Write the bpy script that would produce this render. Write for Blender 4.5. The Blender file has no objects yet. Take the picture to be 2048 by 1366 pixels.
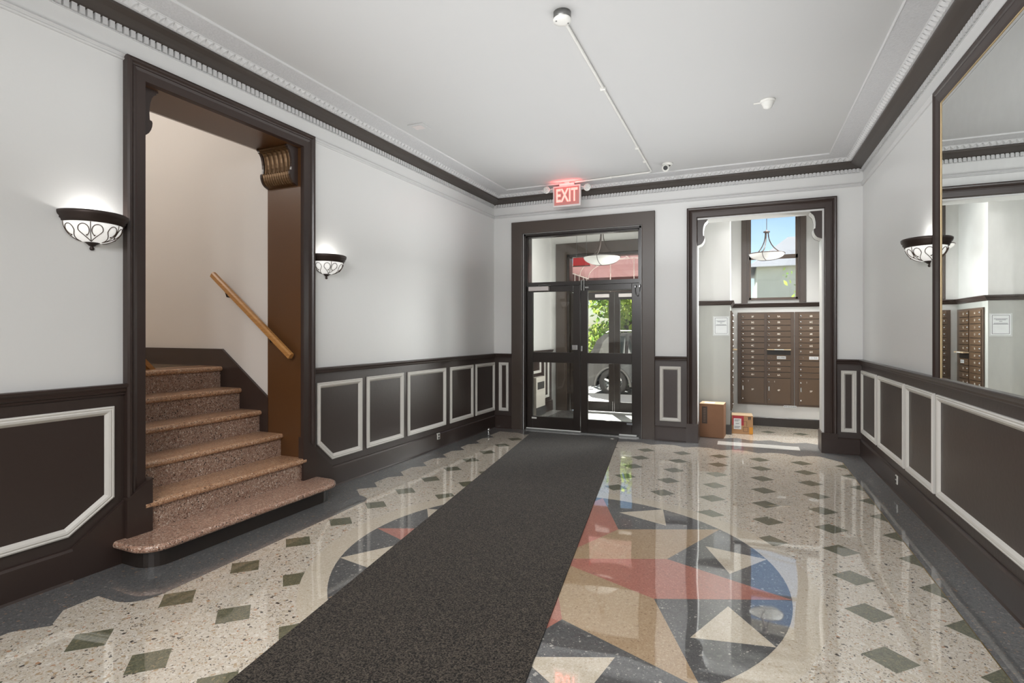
import bpy, bmesh, math, random
from mathutils import Matrix, Vector
random.seed(7)
PI = math.pi
SC = bpy.context.scene
COL = SC.collection

# ------------------------------------------------------------------ mesh helpers
class MB:
    """collects geometry in world space"""
    def __init__(self): self.v = []; self.f = []; self.mi = []; self.sm = []
    def add(self, vs, fs, mi=0, smooth=False):
        o = len(self.v); self.v += [tuple(p) for p in vs]
        for f in fs: self.f.append([o+i for i in f]); self.mi.append(mi); self.sm.append(smooth)
        return self
    def box(self, a, b, mi=0, fr=None):
        x0, y0, z0 = a; x1, y1, z1 = b
        vs = [(x0,y0,z0),(x1,y0,z0),(x1,y1,z0),(x0,y1,z0),(x0,y0,z1),(x1,y0,z1),(x1,y1,z1),(x0,y1,z1)]
        if fr: vs = [fr(*p) for p in vs]
        return self.add(vs, [(0,3,2,1),(4,5,6,7),(0,1,5,4),(1,2,6,5),(2,3,7,6),(3,0,4,7)], mi)
    def bbox(self, a, b, r=.004, mi=0, fr=None):
        """box with chamfered vertical/long edges on the local d axis side faces (rounded look)"""
        x0, y0, z0 = [min(p, q) for p, q in zip(a, b)]; x1, y1, z1 = [max(p, q) for p, q in zip(a, b)]
        r = min(r, (x1-x0)/2.1, (y1-y0)/2.1, (z1-z0)/2.1)
        bm = bmesh.new(); bmesh.ops.create_cube(bm, size=1)
        for v in bm.verts:
            v.co = Vector((x0+(v.co.x+.5)*(x1-x0), y0+(v.co.y+.5)*(y1-y0), z0+(v.co.z+.5)*(z1-z0)))
        bmesh.ops.bevel(bm, geom=list(bm.edges), offset=r, segments=2, profile=.6, affect='EDGES')
        bm.verts.index_update()
        vs = [tuple(v.co) for v in bm.verts]
        if fr: vs = [fr(*p) for p in vs]
        fs = [[v.index for v in f.verts] for f in bm.faces]; bm.free()
        return self.add(vs, fs, mi)
    def poly(self, pts, mi=0): return self.add(pts, [list(range(len(pts)))], mi)
    def prism(self, poly, h0, h1, fr, mi=0):
        """poly: list of (u,v); extruded over h; fr(u,h,v)->world"""
        n = len(poly)
        vs = [fr(u, h0, v) for u, v in poly] + [fr(u, h1, v) for u, v in poly]
        fs = [list(range(n))[::-1], list(range(n, 2*n))] + [(i, (i+1) % n, n+(i+1) % n, n+i) for i in range(n)]
        return self.add(vs, fs, mi)
    def tube(self, pts, r, n=8, mi=0, cap=True, smooth=True):
        pts = [Vector(p) for p in pts]; rings = []; up = None
        for i, p in enumerate(pts):
            t = ((pts[min(i+1, len(pts)-1)]-p).normalized() + (p-pts[max(i-1, 0)]).normalized())
            if t.length < 1e-9: t = Vector((0,0,1))
            t.normalize()
            if up is None: up = t.orthogonal().normalized()
            up = (up - t*up.dot(t)).normalized(); w = t.cross(up)
            rr = r[i] if isinstance(r, (list, tuple)) else r
            rings.append([p + (up*math.cos(2*PI*k/n) + w*math.sin(2*PI*k/n))*rr for k in range(n)])
        vs = [q for g in rings for q in g]
        fs = [(i*n+k, i*n+(k+1) % n, (i+1)*n+(k+1) % n, (i+1)*n+k) for i in range(len(pts)-1) for k in range(n)]
        o = self.add(vs, fs, mi, smooth)
        if cap: self.add(rings[0], [list(range(n))], mi); self.add(rings[-1], [list(range(n))], mi)
        return o
    def lathe(self, prof, c=(0,0,0), a0=0, a1=2*PI, n=32, mi=0, axis='z', fr=None, smooth=True):
        """prof: (r, h) pairs about an axis through c"""
        full = abs(a1-a0-2*PI) < 1e-6; m = n if full else n+1; vs = []
        for r, h in prof:
            for k in range(m):
                a = a0+(a1-a0)*k/n; x, y = r*math.cos(a), r*math.sin(a)
                p = {'z': (x, y, h), 'x': (h, x, y), 'y': (x, h, y)}[axis]
                p = (p[0]+c[0], p[1]+c[1], p[2]+c[2]); vs.append(fr(*p) if fr else p)
        fs = []
        for i in range(len(prof)-1):
            for k in range(n):
                k2 = (k+1) % m
                fs.append((i*m+k, i*m+k2, (i+1)*m+k2, (i+1)*m+k))
        return self.add(vs, fs, mi, smooth)
    def sweep(self, path, prof, fn, closed=False, side=1, mi=0):
        """mitred sweep of prof [(offset, h)] along a 2-D path; fn(u, v, h)->world; offset grows to the left of travel * side"""
        n = len(path); P = [Vector(p) for p in path]; rows = []
        for i in range(n):
            a = P[i]-P[i-1] if (closed or i > 0) else P[1]-P[0]
            b = P[(i+1) % n]-P[i] if (closed or i < n-1) else P[-1]-P[-2]
            a = a.normalized(); b = b.normalized()
            na = Vector((-a.y, a.x))*side; nb = Vector((-b.y, b.x))*side
            m = na+nb; m = m/max(1e-6, m.dot(na)) if m.length > 1e-6 else na
            rows.append([fn(P[i].x+m.x*o, P[i].y+m.y*o, h) for o, h in prof])
        k = len(prof); vs = [p for r in rows for p in r]; fs = []
        for i in range(n if closed else n-1):
            j = (i+1) % n
            for q in range(k-1): fs.append((i*k+q, j*k+q, j*k+q+1, i*k+q+1))
        self.add(vs, fs, mi)
        if not closed:
            self.add(rows[0], [list(range(k))], mi); self.add(rows[-1], [list(range(k))[::-1]], mi)
        return self
    def build(self, name, mats, parent=None, base=None, recalc=True):
        me = bpy.data.meshes.new(name)
        off = Vector((0,0,0))
        if parent is not None: off = WORLD.get(parent.name, Vector((0,0,0)))
        loc = Vector(base) if base is not None else Vector((0,0,0))
        o_ = off if parent is not None else loc
        me.from_pydata([tuple(Vector(p)-o_) for p in self.v], [], self.f)
        if not isinstance(mats, (list, tuple)): mats = [mats]
        for m in mats: me.materials.append(m)
        for p, mi, s in zip(me.polygons, self.mi, self.sm): p.material_index = mi; p.use_smooth = s
        if recalc:
            bm = bmesh.new(); bm.from_mesh(me); bmesh.ops.recalc_face_normals(bm, faces=bm.faces); bm.to_mesh(me); bm.free()
        me.update()
        o = bpy.data.objects.new(name, me); COL.objects.link(o)
        if parent is not None: o.parent = parent; WORLD[o.name] = off
        else: o.location = loc; WORLD[o.name] = loc
        return o
WORLD = {}
def thing(name, label, cat, loc=(0,0,0), group=None, kind=None):
    o = bpy.data.objects.new(name, None); COL.objects.link(o); o.empty_display_size = .1
    o.location = loc; WORLD[o.name] = Vector(loc)
    return tag(o, label, cat, group, kind)
def tag(o, label=None, cat=None, group=None, kind=None):
    if label: o['label'] = label
    if cat: o['category'] = cat
    if group: o['group'] = group
    if kind: o['kind'] = kind
    return o
def struct(o): o['kind'] = 'structure'; return o
def sroot(name, loc=(0,0,0)):
    o = bpy.data.objects.new(name, None); COL.objects.link(o); o.location = loc; WORLD[o.name] = Vector(loc); return struct(o)
def dup(root, loc, rotz, label):
    r = root.copy(); COL.objects.link(r); r.location = loc; r.rotation_euler = (0,0,rotz); r['label'] = label
    for ch in list(root.children):
        c = ch.copy(); COL.objects.link(c); c.parent = r
        for g in ch.children:
            d = g.copy(); COL.objects.link(d); d.parent = c
    return r
def text_into(mb, s, size, fn, h=.0006, mi=0, sx=1.0, bold=0.0):
    """flat lettering added to mb; fn(u, h, v) maps letter plane (u right, v up) centred on 0"""
    cu = bpy.data.curves.new('lettering', 'FONT'); cu.body = s; cu.size = size; cu.align_x = 'CENTER'; cu.align_y = 'CENTER'
    cu.offset = bold; cu.resolution_u = 3
    ob = bpy.data.objects.new('lettering', cu); COL.objects.link(ob)
    me = bpy.data.meshes.new_from_object(ob.evaluated_get(bpy.context.evaluated_depsgraph_get()))
    mb.add([fn(v.co.x*sx, h, v.co.y) for v in me.vertices], [list(p.vertices) for p in me.polygons], mi)
    bpy.data.objects.remove(ob); bpy.data.meshes.remove(me); bpy.data.curves.remove(cu)

# ------------------------------------------------------------------ materials
def srgb(r, g, b):
    f = lambda c: (c/255/12.92) if c/255 <= .04045 else ((c/255+.055)/1.055)**2.4
    return (f(r), f(g), f(b), 1)
def newmat(name):
    m = bpy.data.materials.new(name); m.use_nodes = True
    nt = m.node_tree; return m, nt, nt.nodes['Principled BSDF']
def N(nt, t, **kw):
    n = nt.nodes.new(t)
    for k, v in kw.items():
        if k in n.inputs: n.inputs[k].default_value = v
        else: setattr(n, k, v)
    return n
def objcoord(nt):
    return N(nt, 'ShaderNodeTexCoord').outputs['Object']
def geo(nt):
    return N(nt, 'ShaderNodeNewGeometry').outputs['Position']
def paint(name, c, rough=.45, bump=.0, bscale=90, var=.04, spec=.5, vscale=1.3, coat=0):
    m, nt, p = newmat(name)
    p.inputs['Roughness'].default_value = rough; p.inputs['Specular IOR Level'].default_value = spec
    p.inputs['Coat Weight'].default_value = coat; p.inputs['Coat Roughness'].default_value = .15
    pos = geo(nt)
    no = N(nt, 'ShaderNodeTexNoise', Scale=vscale, Detail=5); nt.links.new(pos, no.inputs['Vector'])
    mx = N(nt, 'ShaderNodeMixRGB'); mx.blend_type = 'MIX'
    mx.inputs[1].default_value = tuple(x*(1-var) for x in c[:3])+(1,); mx.inputs[2].default_value = tuple(min(1, x*(1+var)) for x in c[:3])+(1,)
    nt.links.new(no.outputs['Fac'], mx.inputs[0]); nt.links.new(mx.outputs[0], p.inputs['Base Color'])
    if bump:
        n2 = N(nt, 'ShaderNodeTexNoise', Scale=bscale, Detail=4); nt.links.new(pos, n2.inputs['Vector'])
        b = N(nt, 'ShaderNodeBump', Strength=bump, Distance=.004); nt.links.new(n2.outputs['Fac'], b.inputs['Height']); nt.links.new(b.outputs[0], p.inputs['Normal'])
    return m
def plain(name, c, rough=.5, metal=0.0, spec=.5, emit=None, es=0):
    m, nt, p = newmat(name)
    no = N(nt, 'ShaderNodeTexNoise', Scale=14.0, Detail=3); nt.links.new(objcoord(nt), no.inputs['Vector'])
    mx = N(nt, 'ShaderNodeMixRGB'); mx.inputs[1].default_value = tuple(x*.94 for x in c[:3])+(1,); mx.inputs[2].default_value = tuple(min(1, x*1.06) for x in c[:3])+(1,)
    nt.links.new(no.outputs['Fac'], mx.inputs[0]); nt.links.new(mx.outputs[0], p.inputs['Base Color'])
    p.inputs['Roughness'].default_value = rough; p.inputs['Metallic'].default_value = metal; p.inputs['Specular IOR Level'].default_value = spec
    if emit: p.inputs['Emission Color'].default_value = emit; p.inputs['Emission Strength'].default_value = es
    return m
def terrazzo(name, stops, scale=70, rough=.4, coat=1.0, cior=1.5, crough=.03, wave=0.0):
    """stops: [(position, colour)] picked at random per chip; large chips over fine chips"""
    m, nt, p = newmat(name); pos = geo(nt)
    def layer(sc, stp):
        v = N(nt, 'ShaderNodeTexVoronoi', Scale=sc); nt.links.new(pos, v.inputs['Vector'])
        sp = N(nt, 'ShaderNodeSeparateColor'); nt.links.new(v.outputs['Color'], sp.inputs[0])
        r = N(nt, 'ShaderNodeValToRGB'); r.color_ramp.interpolation = 'CONSTANT'
        el = r.color_ramp.elements
        while len(el) < len(stp): el.new(.5)
        for e, (q, c) in zip(el, stp): e.position = q; e.color = c
        nt.links.new(sp.outputs[0], r.inputs[0]); return r.outputs[0], sp.outputs[1], v.outputs['Distance']
    c1, g1, d1 = layer(scale, stops); c2, g2, d2 = layer(scale*2.3, stops)
    st = N(nt, 'ShaderNodeMath', operation='GREATER_THAN'); st.inputs[1].default_value = .62; nt.links.new(g1, st.inputs[0])
    mx = N(nt, 'ShaderNodeMixRGB'); nt.links.new(st.outputs[0], mx.inputs[0]); nt.links.new(c2, mx.inputs[1]); nt.links.new(c1, mx.inputs[2])
    nt.links.new(mx.outputs[0], p.inputs['Base Color'])
    p.inputs['Roughness'].default_value = rough
    p.inputs['Coat Weight'].default_value = coat; p.inputs['Coat Roughness'].default_value = crough; p.inputs['Coat IOR'].default_value = cior
    if wave:
        no = N(nt, 'ShaderNodeTexNoise', Scale=1.6, Detail=1.0); nt.links.new(pos, no.inputs['Vector'])
        b = N(nt, 'ShaderNodeBump', Strength=wave, Distance=.02); nt.links.new(no.outputs['Fac'], b.inputs['Height'])
        nt.links.new(b.outputs[0], p.inputs['Coat Normal'])
    return m
def glassmat(name, refl=.09, tint=(.97,.98,.97,1), rough=.0, frost=0.0):
    m = bpy.data.materials.new(name); m.use_nodes = True; nt = m.node_tree; nt.nodes.clear()
    out = N(nt, 'ShaderNodeOutputMaterial'); gl = N(nt, 'ShaderNodeBsdfGlossy', Roughness=rough)
    fr = N(nt, 'ShaderNodeFresnel', IOR=1.45)
    mx = N(nt, 'ShaderNodeMixShader')
    if frost:
        tr = N(nt, 'ShaderNodeBsdfRefraction', Roughness=frost, IOR=1.02); tr.inputs['Color'].default_value = tint
    else:
        tr = N(nt, 'ShaderNodeBsdfTransparent'); tr.inputs['Color'].default_value = tint
    nt.links.new(fr.outputs[0], mx.inputs[0]); nt.links.new(tr.outputs[0], mx.inputs[1]); nt.links.new(gl.outputs[0], mx.inputs[2])
    nt.links.new(mx.outputs[0], out.inputs[0]); return m
def emitglass(name, c, es, alb=.8):
    m, nt, p = newmat(name)
    p.inputs['Base Color'].default_value = (alb, alb, alb*.97, 1); p.inputs['Roughness'].default_value = .25
    p.inputs['Emission Color'].default_value = c
    no = N(nt, 'ShaderNodeTexNoise', Scale=9.0, Detail=3); nt.links.new(objcoord(nt), no.inputs['Vector'])
    mr = N(nt, 'ShaderNodeMapRange'); mr.inputs['To Min'].default_value = es*.85; mr.inputs['To Max'].default_value = es*1.1
    nt.links.new(no.outputs['Fac'], mr.inputs[0]); nt.links.new(mr.outputs[0], p.inputs['Emission Strength'])
    return m

M = {}; c = srgb
M['wall'] = paint('grey white wall paint', (.715,.715,.705,1), rough=.36, bump=.12, bscale=55, var=.02)
M['ceil'] = paint('white ceiling paint', (.57,.57,.567,1), rough=.6, bump=.05, bscale=8, var=.015)
M['popcorn'] = paint('stippled plaster', (.62,.62,.63,1), rough=.8, bump=1.0, bscale=75, var=.14, vscale=75)
M['plaster'] = paint('white plaster moulding', (.62,.62,.62,1), rough=.5, var=.02)
M['warmwall'] = paint('warm white wall paint', (.66,.63,.60,1), rough=.5, bump=.12, bscale=55, var=.02)
M['white'] = paint('bright white wall paint', (.66,.655,.635,1), rough=.5, bump=.05, var=.02)
M['brown'] = paint('dark brown gloss paint', (.036,.0225,.0185,1), rough=.3, bump=.05, bscale=40, var=.1)
M['wains'] = paint('brown wainscot gloss paint', (.036,.0235,.0195,1), rough=.36, bump=.2, bscale=30, var=.1, spec=.65)
M['reveal'] = paint('brown lining with lamplight tint', (.085,.035,.011,1), rough=.35, var=.12)  # warm stairwell lamplight on the brown lining is put into this colour
M['bracketwarm'] = plain('bracket flutes with lamplight tint', c(92,68,42), .35, .6)  # warm light caught by the fluted face, put into the colour
M['browncrown'] = paint('dark brown crown paint', (.055,.043,.036,1), rough=.4, var=.1)
M['olive'] = paint('dark door casing paint', (.060,.044,.035,1), rough=.35, var=.08)
M['doorblack'] = paint('near black door paint', (.022,.016,.013,1), rough=.28, var=.1)
M['panelwhite'] = paint('white panel moulding paint', (.66,.64,.60,1), rough=.4, bump=.1, var=.03)
M['grey'] = paint('grey pillar paint', (.42,.42,.39,1), rough=.5, bump=.05, var=.03)

LIGHT = [(0,c(212,202,186)),(.32,c(222,213,199)),(.60,c(204,191,170)),(.78,c(232,226,215)),(.855,c(186,163,132)),(.905,c(156,145,130)),(.94,c(80,73,66)),(.978,c(190,146,112))]
M['terralight'] = terrazzo('light terrazzo', LIGHT, 80, cior=2.5, wave=.2)
M['terragrey'] = terrazzo('dark grey terrazzo', [(0,c(99,100,100)),(.4,c(110,111,111)),(.75,c(86,87,88)),(.93,c(144,142,137)),(.975,c(160,132,108))], 85, cior=2.5, wave=.2)
M['terragreen'] = terrazzo('green terrazzo', [(0,c(98,99,78)),(.35,c(110,110,90)),(.6,c(86,87,68)),(.8,c(122,119,92)),(.95,c(140,130,98))], 95, cior=2.5, wave=.2)
M['terracream'] = terrazzo('cream terrazzo', [(0,c(214,202,182)),(.4,c(205,192,170)),(.75,c(222,212,196)),(.95,c(190,172,146))], 110, cior=2.5, wave=.2)
M['terradark'] = terrazzo('charcoal terrazzo', [(0,c(82,82,82)),(.4,c(92,92,92)),(.75,c(72,72,73)),(.93,c(116,115,112)),(.975,c(170,166,158))], 85, cior=2.5, wave=.2)
M['terrared'] = terrazzo('red terrazzo', [(0,c(182,118,102)),(.4,c(172,108,94)),(.8,c(192,130,112)),(.95,c(150,98,86))], 110, cior=2.5, wave=.2)
M['terratan'] = terrazzo('tan terrazzo', [(0,c(180,154,122)),(.4,c(170,142,110)),(.8,c(190,166,134)),(.95,c(150,122,92))], 110, cior=2.5, wave=.2)
PINK = [(0,c(150,120,104)),(.3,c(172,146,128)),(.52,c(132,100,84)),(.68,c(188,172,158)),(.8,c(110,84,70)),(.88,c(60,48,42)),(.96,c(214,204,192))]
M['stair'] = terrazzo('pink terrazzo', PINK, 120, rough=.3, coat=.5, cior=1.45, crough=.12)
M['stairbase'] = terrazzo('rosy terrazzo', [(0,c(166,128,108)),(.3,c(186,152,132)),(.52,c(146,108,88)),(.68,c(202,178,160)),(.8,c(122,90,74)),(.88,c(66,52,46)),(.96,c(222,208,194))], 120, rough=.3, coat=.5, cior=1.45, crough=.12)
M['stairlit'] = terrazzo('pink terrazzo with lamplight tint', [(0,c(172,130,98)),(.3,c(188,150,118)),(.55,c(156,114,84)),(.72,c(202,172,144)),(.84,c(132,94,70)),(.92,c(78,58,46)),(.965,c(220,202,182))], 120, rough=.3, coat=.5, cior=1.45, crough=.12)  # treads: orange of the warm stair lamp mixed into the pink terrazzo colour
M['vestfloor'] = terrazzo('pale vestibule terrazzo', [(0,c(188,188,184)),(.5,c(200,200,196)),(.85,c(170,170,166))], 70, cior=1.6)
M['stripwhite'] = terrazzo('white threshold terrazzo', [(0,c(226,224,218)),(.5,c(234,232,226)),(.9,c(210,208,202))], 90)
M['brass'] = plain('brass divider', c(190,160,90), .35, 1)
M['gold'] = plain('gold bead', c(206,182,140), .4, .4)
M['bronze'] = plain('dark bronze metal', c(58,48,44), .42, .5)
M['iron'] = plain('brown scroll wire', c(84,70,60), .45, .4)
M['chrome'] = plain('brushed chrome', c(205,205,205), .22, 1)
M['sweep'] = plain('sweep with painted light leak', c(232,232,230), .3)  # pale colour stands for light leaking under the doors
M['steel'] = plain('grey steel', c(128,128,126), .4, .8)
M['whiteplastic'] = plain('white plastic', c(226,225,220), .35)
M['black'] = plain('black plastic', c(20,20,20), .4)
M['lens'] = plain('black lens glass', c(8,8,9), .06)
M['oak'] = None
M['glass'] = glassmat('clear glass')
M['frost'] = glassmat('frosted lower glass', frost=.22)
M['sconceglass'] = emitglass('lit white bowl glass', (1,.985,.95,1), .5)
M['bowlglass'] = emitglass('alabaster bowl glass', (1,.95,.86,1), .26)
M['mirror'] = plain('mirror silver', (.82,.84,.83,1), 0.0, 1)
M['card'] = plain('brown cardboard', c(132,94,68), .75)
M['cardlight'] = plain('pale cardboard top', c(206,182,150), .75)
M['cardyellow'] = plain('tan cardboard', c(168,130,94), .75)
M['tape'] = plain('dark printed tape', c(62,46,36), .5)
M['tapelight'] = plain('worn grey print', c(112,92,78), .6)
M['paper'] = plain('white paper', c(226,228,228), .6)
M['greypaper'] = plain('plastic sleeve', c(196,198,196), .3)
M['ink'] = plain('black ink', c(40,40,44), .6)
M['inkgrey'] = plain('grey small print', c(130,132,136), .6)
M['redlabel'] = plain('red label', c(160,40,52), .5)
M['orangeprint'] = plain('orange print', c(206,142,48), .6)
M['mailbrown'] = paint('bronze mailbox enamel', (.104,.064,.037,1), rough=.35, var=.08, vscale=6)
M['maildark'] = paint('dark mailbox frame', (.082,.053,.036,1), rough=.35, var=.08, vscale=6)
M['slotdark'] = plain('slot shadow metal', c(24,17,13), .5)
M['number'] = plain('pale number', c(222,214,200), .5)
M['letterred'] = plain('lit red letters', (.6,.28,.24,1), .5, emit=(1,.15,.13,1), es=3.2)
M['exitface'] = plain('exit sign face', c(178,120,116), .4, emit=(1,.25,.2,1), es=.12)
M['exithouse'] = plain('exit sign housing', c(214,206,204), .4)
M['lampcluster'] = plain('round emergency lamp', c(236,236,232), .3)
M['redsign'] = plain('dark red sign', c(140,16,22), .4, emit=(.5,.01,.015,1), es=.25)
M['heater'] = plain('cream heater enamel', c(206,200,190), .4)
M['grille'] = plain('dark grille', c(58,56,54), .5)
M['sidewalk'] = paint('pale concrete', (.40,.39,.37,1), rough=.9, bump=.2, var=.06)
M['road'] = paint('asphalt', (.07,.07,.073,1), rough=.9, bump=.3, var=.12)
M['stone'] = paint('facade stone', (.45,.42,.38,1), rough=.9, bump=.3, var=.08)
M['awnframe'] = plain('white awning pipe', (.92,.88,.86,1), .5)
M['carpaint'] = plain('dark grey car paint', c(34,36,40), .15, 0)
M['carglass'] = plain('dark car window', c(40,46,48), .05, .0, 1.0)
M['tire'] = plain('black tire rubber', c(42,42,44), .8)
M['rim'] = plain('silver alloy rim', c(190,190,192), .3, .8)
M['trim'] = plain('grey plastic cladding', c(86,86,86), .6)
M['taillight'] = plain('red tail light', c(150,20,20), .2)
M['bark'] = paint('tree bark', (.03,.022,.015,1), rough=.9, bump=.6, bscale=20, var=.3)
M['roofpale'] = paint('pale roof', (.30,.31,.33,1), rough=.8, var=.12, vscale=.8)
M['brick'] = paint('pale siding', (.62,.64,.56,1), rough=.9, var=.1)
def wood():
    m, nt, p = newmat('honey oak'); pos = geo(nt)
    mp = N(nt, 'ShaderNodeMapping'); mp.inputs['Scale'].default_value = (6, 6, 40); nt.links.new(pos, mp.inputs[0])
    no = N(nt, 'ShaderNodeTexNoise', Scale=2.0, Detail=6); nt.links.new(mp.outputs[0], no.inputs['Vector'])
    r = N(nt, 'ShaderNodeValToRGB'); r.color_ramp.elements[0].color = c(128,80,38); r.color_ramp.elements[1].color = c(196,146,84)
    nt.links.new(no.outputs['Fac'], r.inputs[0]); nt.links.new(r.outputs[0], p.inputs['Base Color']); p.inputs['Roughness'].default_value = .35
    return m
M['oak'] = wood()
def carpetmat():
    m, nt, p = newmat('charcoal carpet'); pos = geo(nt)
    v = N(nt, 'ShaderNodeTexNoise', Scale=140.0, Detail=2, Roughness=.7); nt.links.new(pos, v.inputs['Vector'])
    r = N(nt, 'ShaderNodeValToRGB'); e = r.color_ramp.elements
    e[0].position = .40; e[0].color = c(10,8,7); e[1].position = .72; e[1].color = c(94,85,75)
    nt.links.new(v.outputs['Fac'], r.inputs[0]); nt.links.new(r.outputs[0], p.inputs['Base Color'])
    p.inputs['Roughness'].default_value = .95; p.inputs['Specular IOR Level'].default_value = .15
    p.inputs['Sheen Weight'].default_value = .15; p.inputs['Sheen Roughness'].default_value = .4
    b = N(nt, 'ShaderNodeBump', Strength=.6, Distance=.004); nt.links.new(v.outputs['Fac'], b.inputs['Height']); nt.links.new(b.outputs[0], p.inputs['Normal'])
    return m
M['carpet'] = carpetmat()
def awn():
    m, nt, p = newmat('red awning canvas')
    nt.nodes.remove(p); out = nt.nodes['Material Output']
    d = N(nt, 'ShaderNodeBsdfDiffuse'); t = N(nt, 'ShaderNodeBsdfTranslucent'); mx = N(nt, 'ShaderNodeMixShader')
    no = N(nt, 'ShaderNodeTexNoise', Scale=3.0, Detail=3); nt.links.new(geo(nt), no.inputs['Vector'])
    r = N(nt, 'ShaderNodeValToRGB'); r.color_ramp.elements[0].color = (.125,.066,.068,1); r.color_ramp.elements[1].color = (.15,.083,.08,1)
    nt.links.new(no.outputs['Fac'], r.inputs[0])
    for s in (d, t): nt.links.new(r.outputs[0], s.inputs['Color'])
    mx.inputs[0].default_value = .6; nt.links.new(d.outputs[0], mx.inputs[1]); nt.links.new(t.outputs[0], mx.inputs[2]); nt.links.new(mx.outputs[0], out.inputs[0])
    return m
M['awning'] = awn()
def leafmat(name, a, b):
    m, nt, p = newmat(name); nt.nodes.remove(p); out = nt.nodes['Material Output']
    d = N(nt, 'ShaderNodeBsdfDiffuse'); t = N(nt, 'ShaderNodeBsdfTranslucent'); mx = N(nt, 'ShaderNodeMixShader')
    no = N(nt, 'ShaderNodeTexNoise', Scale=2.2, Detail=6); nt.links.new(geo(nt), no.inputs['Vector'])
    r = N(nt, 'ShaderNodeValToRGB'); r.color_ramp.elements[0].position = .35; r.color_ramp.elements[1].position = .65
    r.color_ramp.elements[0].color = a; r.color_ramp.elements[1].color = b
    nt.links.new(no.outputs['Fac'], r.inputs[0])
    for s in (d, t): nt.links.new(r.outputs[0], s.inputs['Color'])
    mx.inputs[0].default_value = .5; nt.links.new(d.outputs[0], mx.inputs[1]); nt.links.new(t.outputs[0], mx.inputs[2]); nt.links.new(mx.outputs[0], out.inputs[0])
    return m
M['leafa'] = leafmat('yellow green leaves', (.04,.11,.015,1), (.30,.37,.08,1))
M['leafb'] = leafmat('blue green leaves', (.04,.11,.05,1), (.22,.31,.19,1))

# ------------------------------------------------------------------ room frames
H, YF, XR, K = 1.42, 7.32, 1.285, .024
CX, CY = -3.405, 7.32
_n = math.hypot(1, K); TX, TY = -K/_n, -1/_n; NX, NY = 1/_n, -K/_n
LW = lambda s, d, z: (CX+TX*s+NX*d, CY+TY*s+NY*d, z)      # along left wall, out from it, up
FW = lambda x, d, z: (x, YF-d, z)                          # far wall
RW = lambda y, d, z: (XR-d, y, z)                          # right wall
YB, ZC, ZT = -4.0, 3.42, 3.6
SB = 11.32
LANG = math.atan2(NY, NX)

# ------------------------------------------------------------------ floor
mb = MB(); FM = [M['terragrey'], M['terralight'], M['terragreen'], M['terracream'], M['terradark'], M['terrared'], M['terratan'], M['stripwhite'], M['brass'], M['vestfloor']]
flat = lambda pts, z, mi: mb.poly([(x, y, z) for x, y in pts], mi)
rect = lambda x0, y0, x1, y1, z, mi: flat([(x0,y0),(x1,y0),(x1,y1),(x0,y1)], z, mi)
mb.box((-4.2, YB-.3, -.2), (1.7, 7.46, 0), 0)
mb.box((-.95, 7.46, -.2), (1.7, 9.3, 0), 0)
mb.box((-3.6, 7.46, -.2), (-.95, 9.62, 0), 9)
XE, XL_, YE = 1.008, -3.185, 7.03
rect(XL_, YB+.3, XE, YE, .0004, 1)
rect(XE-.002, YB+.3, XE+.003, YE-.2, .0007, 8)
A, E2 = .4195, .105
colsL = [-2.765, -2.353]; colsM = [-1.94, -1.50]; colsR = [-1.057+.4125*k for k in range(5)]
cols = colsL+colsM+colsR; rows = [6.602-.4228*k for k in range(25)]
for x in cols:
    for y in rows:
        if math.hypot(x+1.09, y-3.21) < 1.40: continue
        flat([(x-E2-.004,y),(x,y-E2),(x+E2+.004,y),(x,y+E2)], .0008, 2)
    flat([(x-.15,YE+.01),(x,YE-.085),(x+.15,YE+.01)], .0008, 0)
for y in rows:
    flat([(XE,y-E2),(XE,y+E2),(XE-E2,y)], .0008, 2)
    flat([(XL_-.01,y-.12),(XL_+.115,y),(XL_-.01,y+.12)], .0008, 0)
flat([(.80,YE+.02),(XE+.02,YE+.02),(XE+.02,6.78)], .0009, 0)
bul = [(-3.3,1.80),(-3.16,1.80)]+[(-3.04+.15*math.sin(t), 1.95-.15*math.cos(t)) for t in [PI/2*k/8 for k in range(9)]]
bul += [(-2.89,2.1),(-2.905,3.6)]+[(-3.055+.15*math.cos(t), 3.65+.15*math.sin(t)) for t in [PI/2*k/8 for k in range(9)]]+[(-3.17,3.91),(-3.3,3.91)]
flat(bul, .0009, 0)
MC = (-1.09, 3.21)
disc = lambda r, z, mi, n=96: flat([(MC[0]+r*math.cos(2*PI*k/n), MC[1]+r*math.sin(2*PI*k/n)) for k in range(n)], z, mi)
disc(1.49, .0012, 3); disc(1.335, .0015, 4)
pol = lambda r, a: (MC[0]+r*math.cos(math.radians(a)), MC[1]+r*math.sin(math.radians(a)))
RT, RN = 1.335, .715
for k in range(8):
    a = 45*k
    flat([MC, pol(RN, a-22.5), pol(RT, a), pol(RN, a+22.5)], .0018, 5 if k % 2 == 0 else 6)
    flat([pol(RT, a+22.5), pol(1.045, a+11.2), pol(1.045, a+33.8)], .0019, 3)
# mail room field and threshold
rect(-.95, 7.745, 1.6, 9.0, .0004, 1)
for k in range(-2, 4):
    x = .345+.4125*k
    flat([(x-.16,7.735),(x+.16,7.735),(x,7.84)], .0008, 0)
    flat([(x-E2,8.47),(x,8.47-E2),(x+E2,8.47),(x,8.47+E2)], .0008, 2)
rect(-.285, 7.295, .646, 7.525, .0008, 7)
rect(-3.0, 7.72, -2.55, 9.4, .0005, 0)
struct(mb.build('floor', FM))

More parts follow.
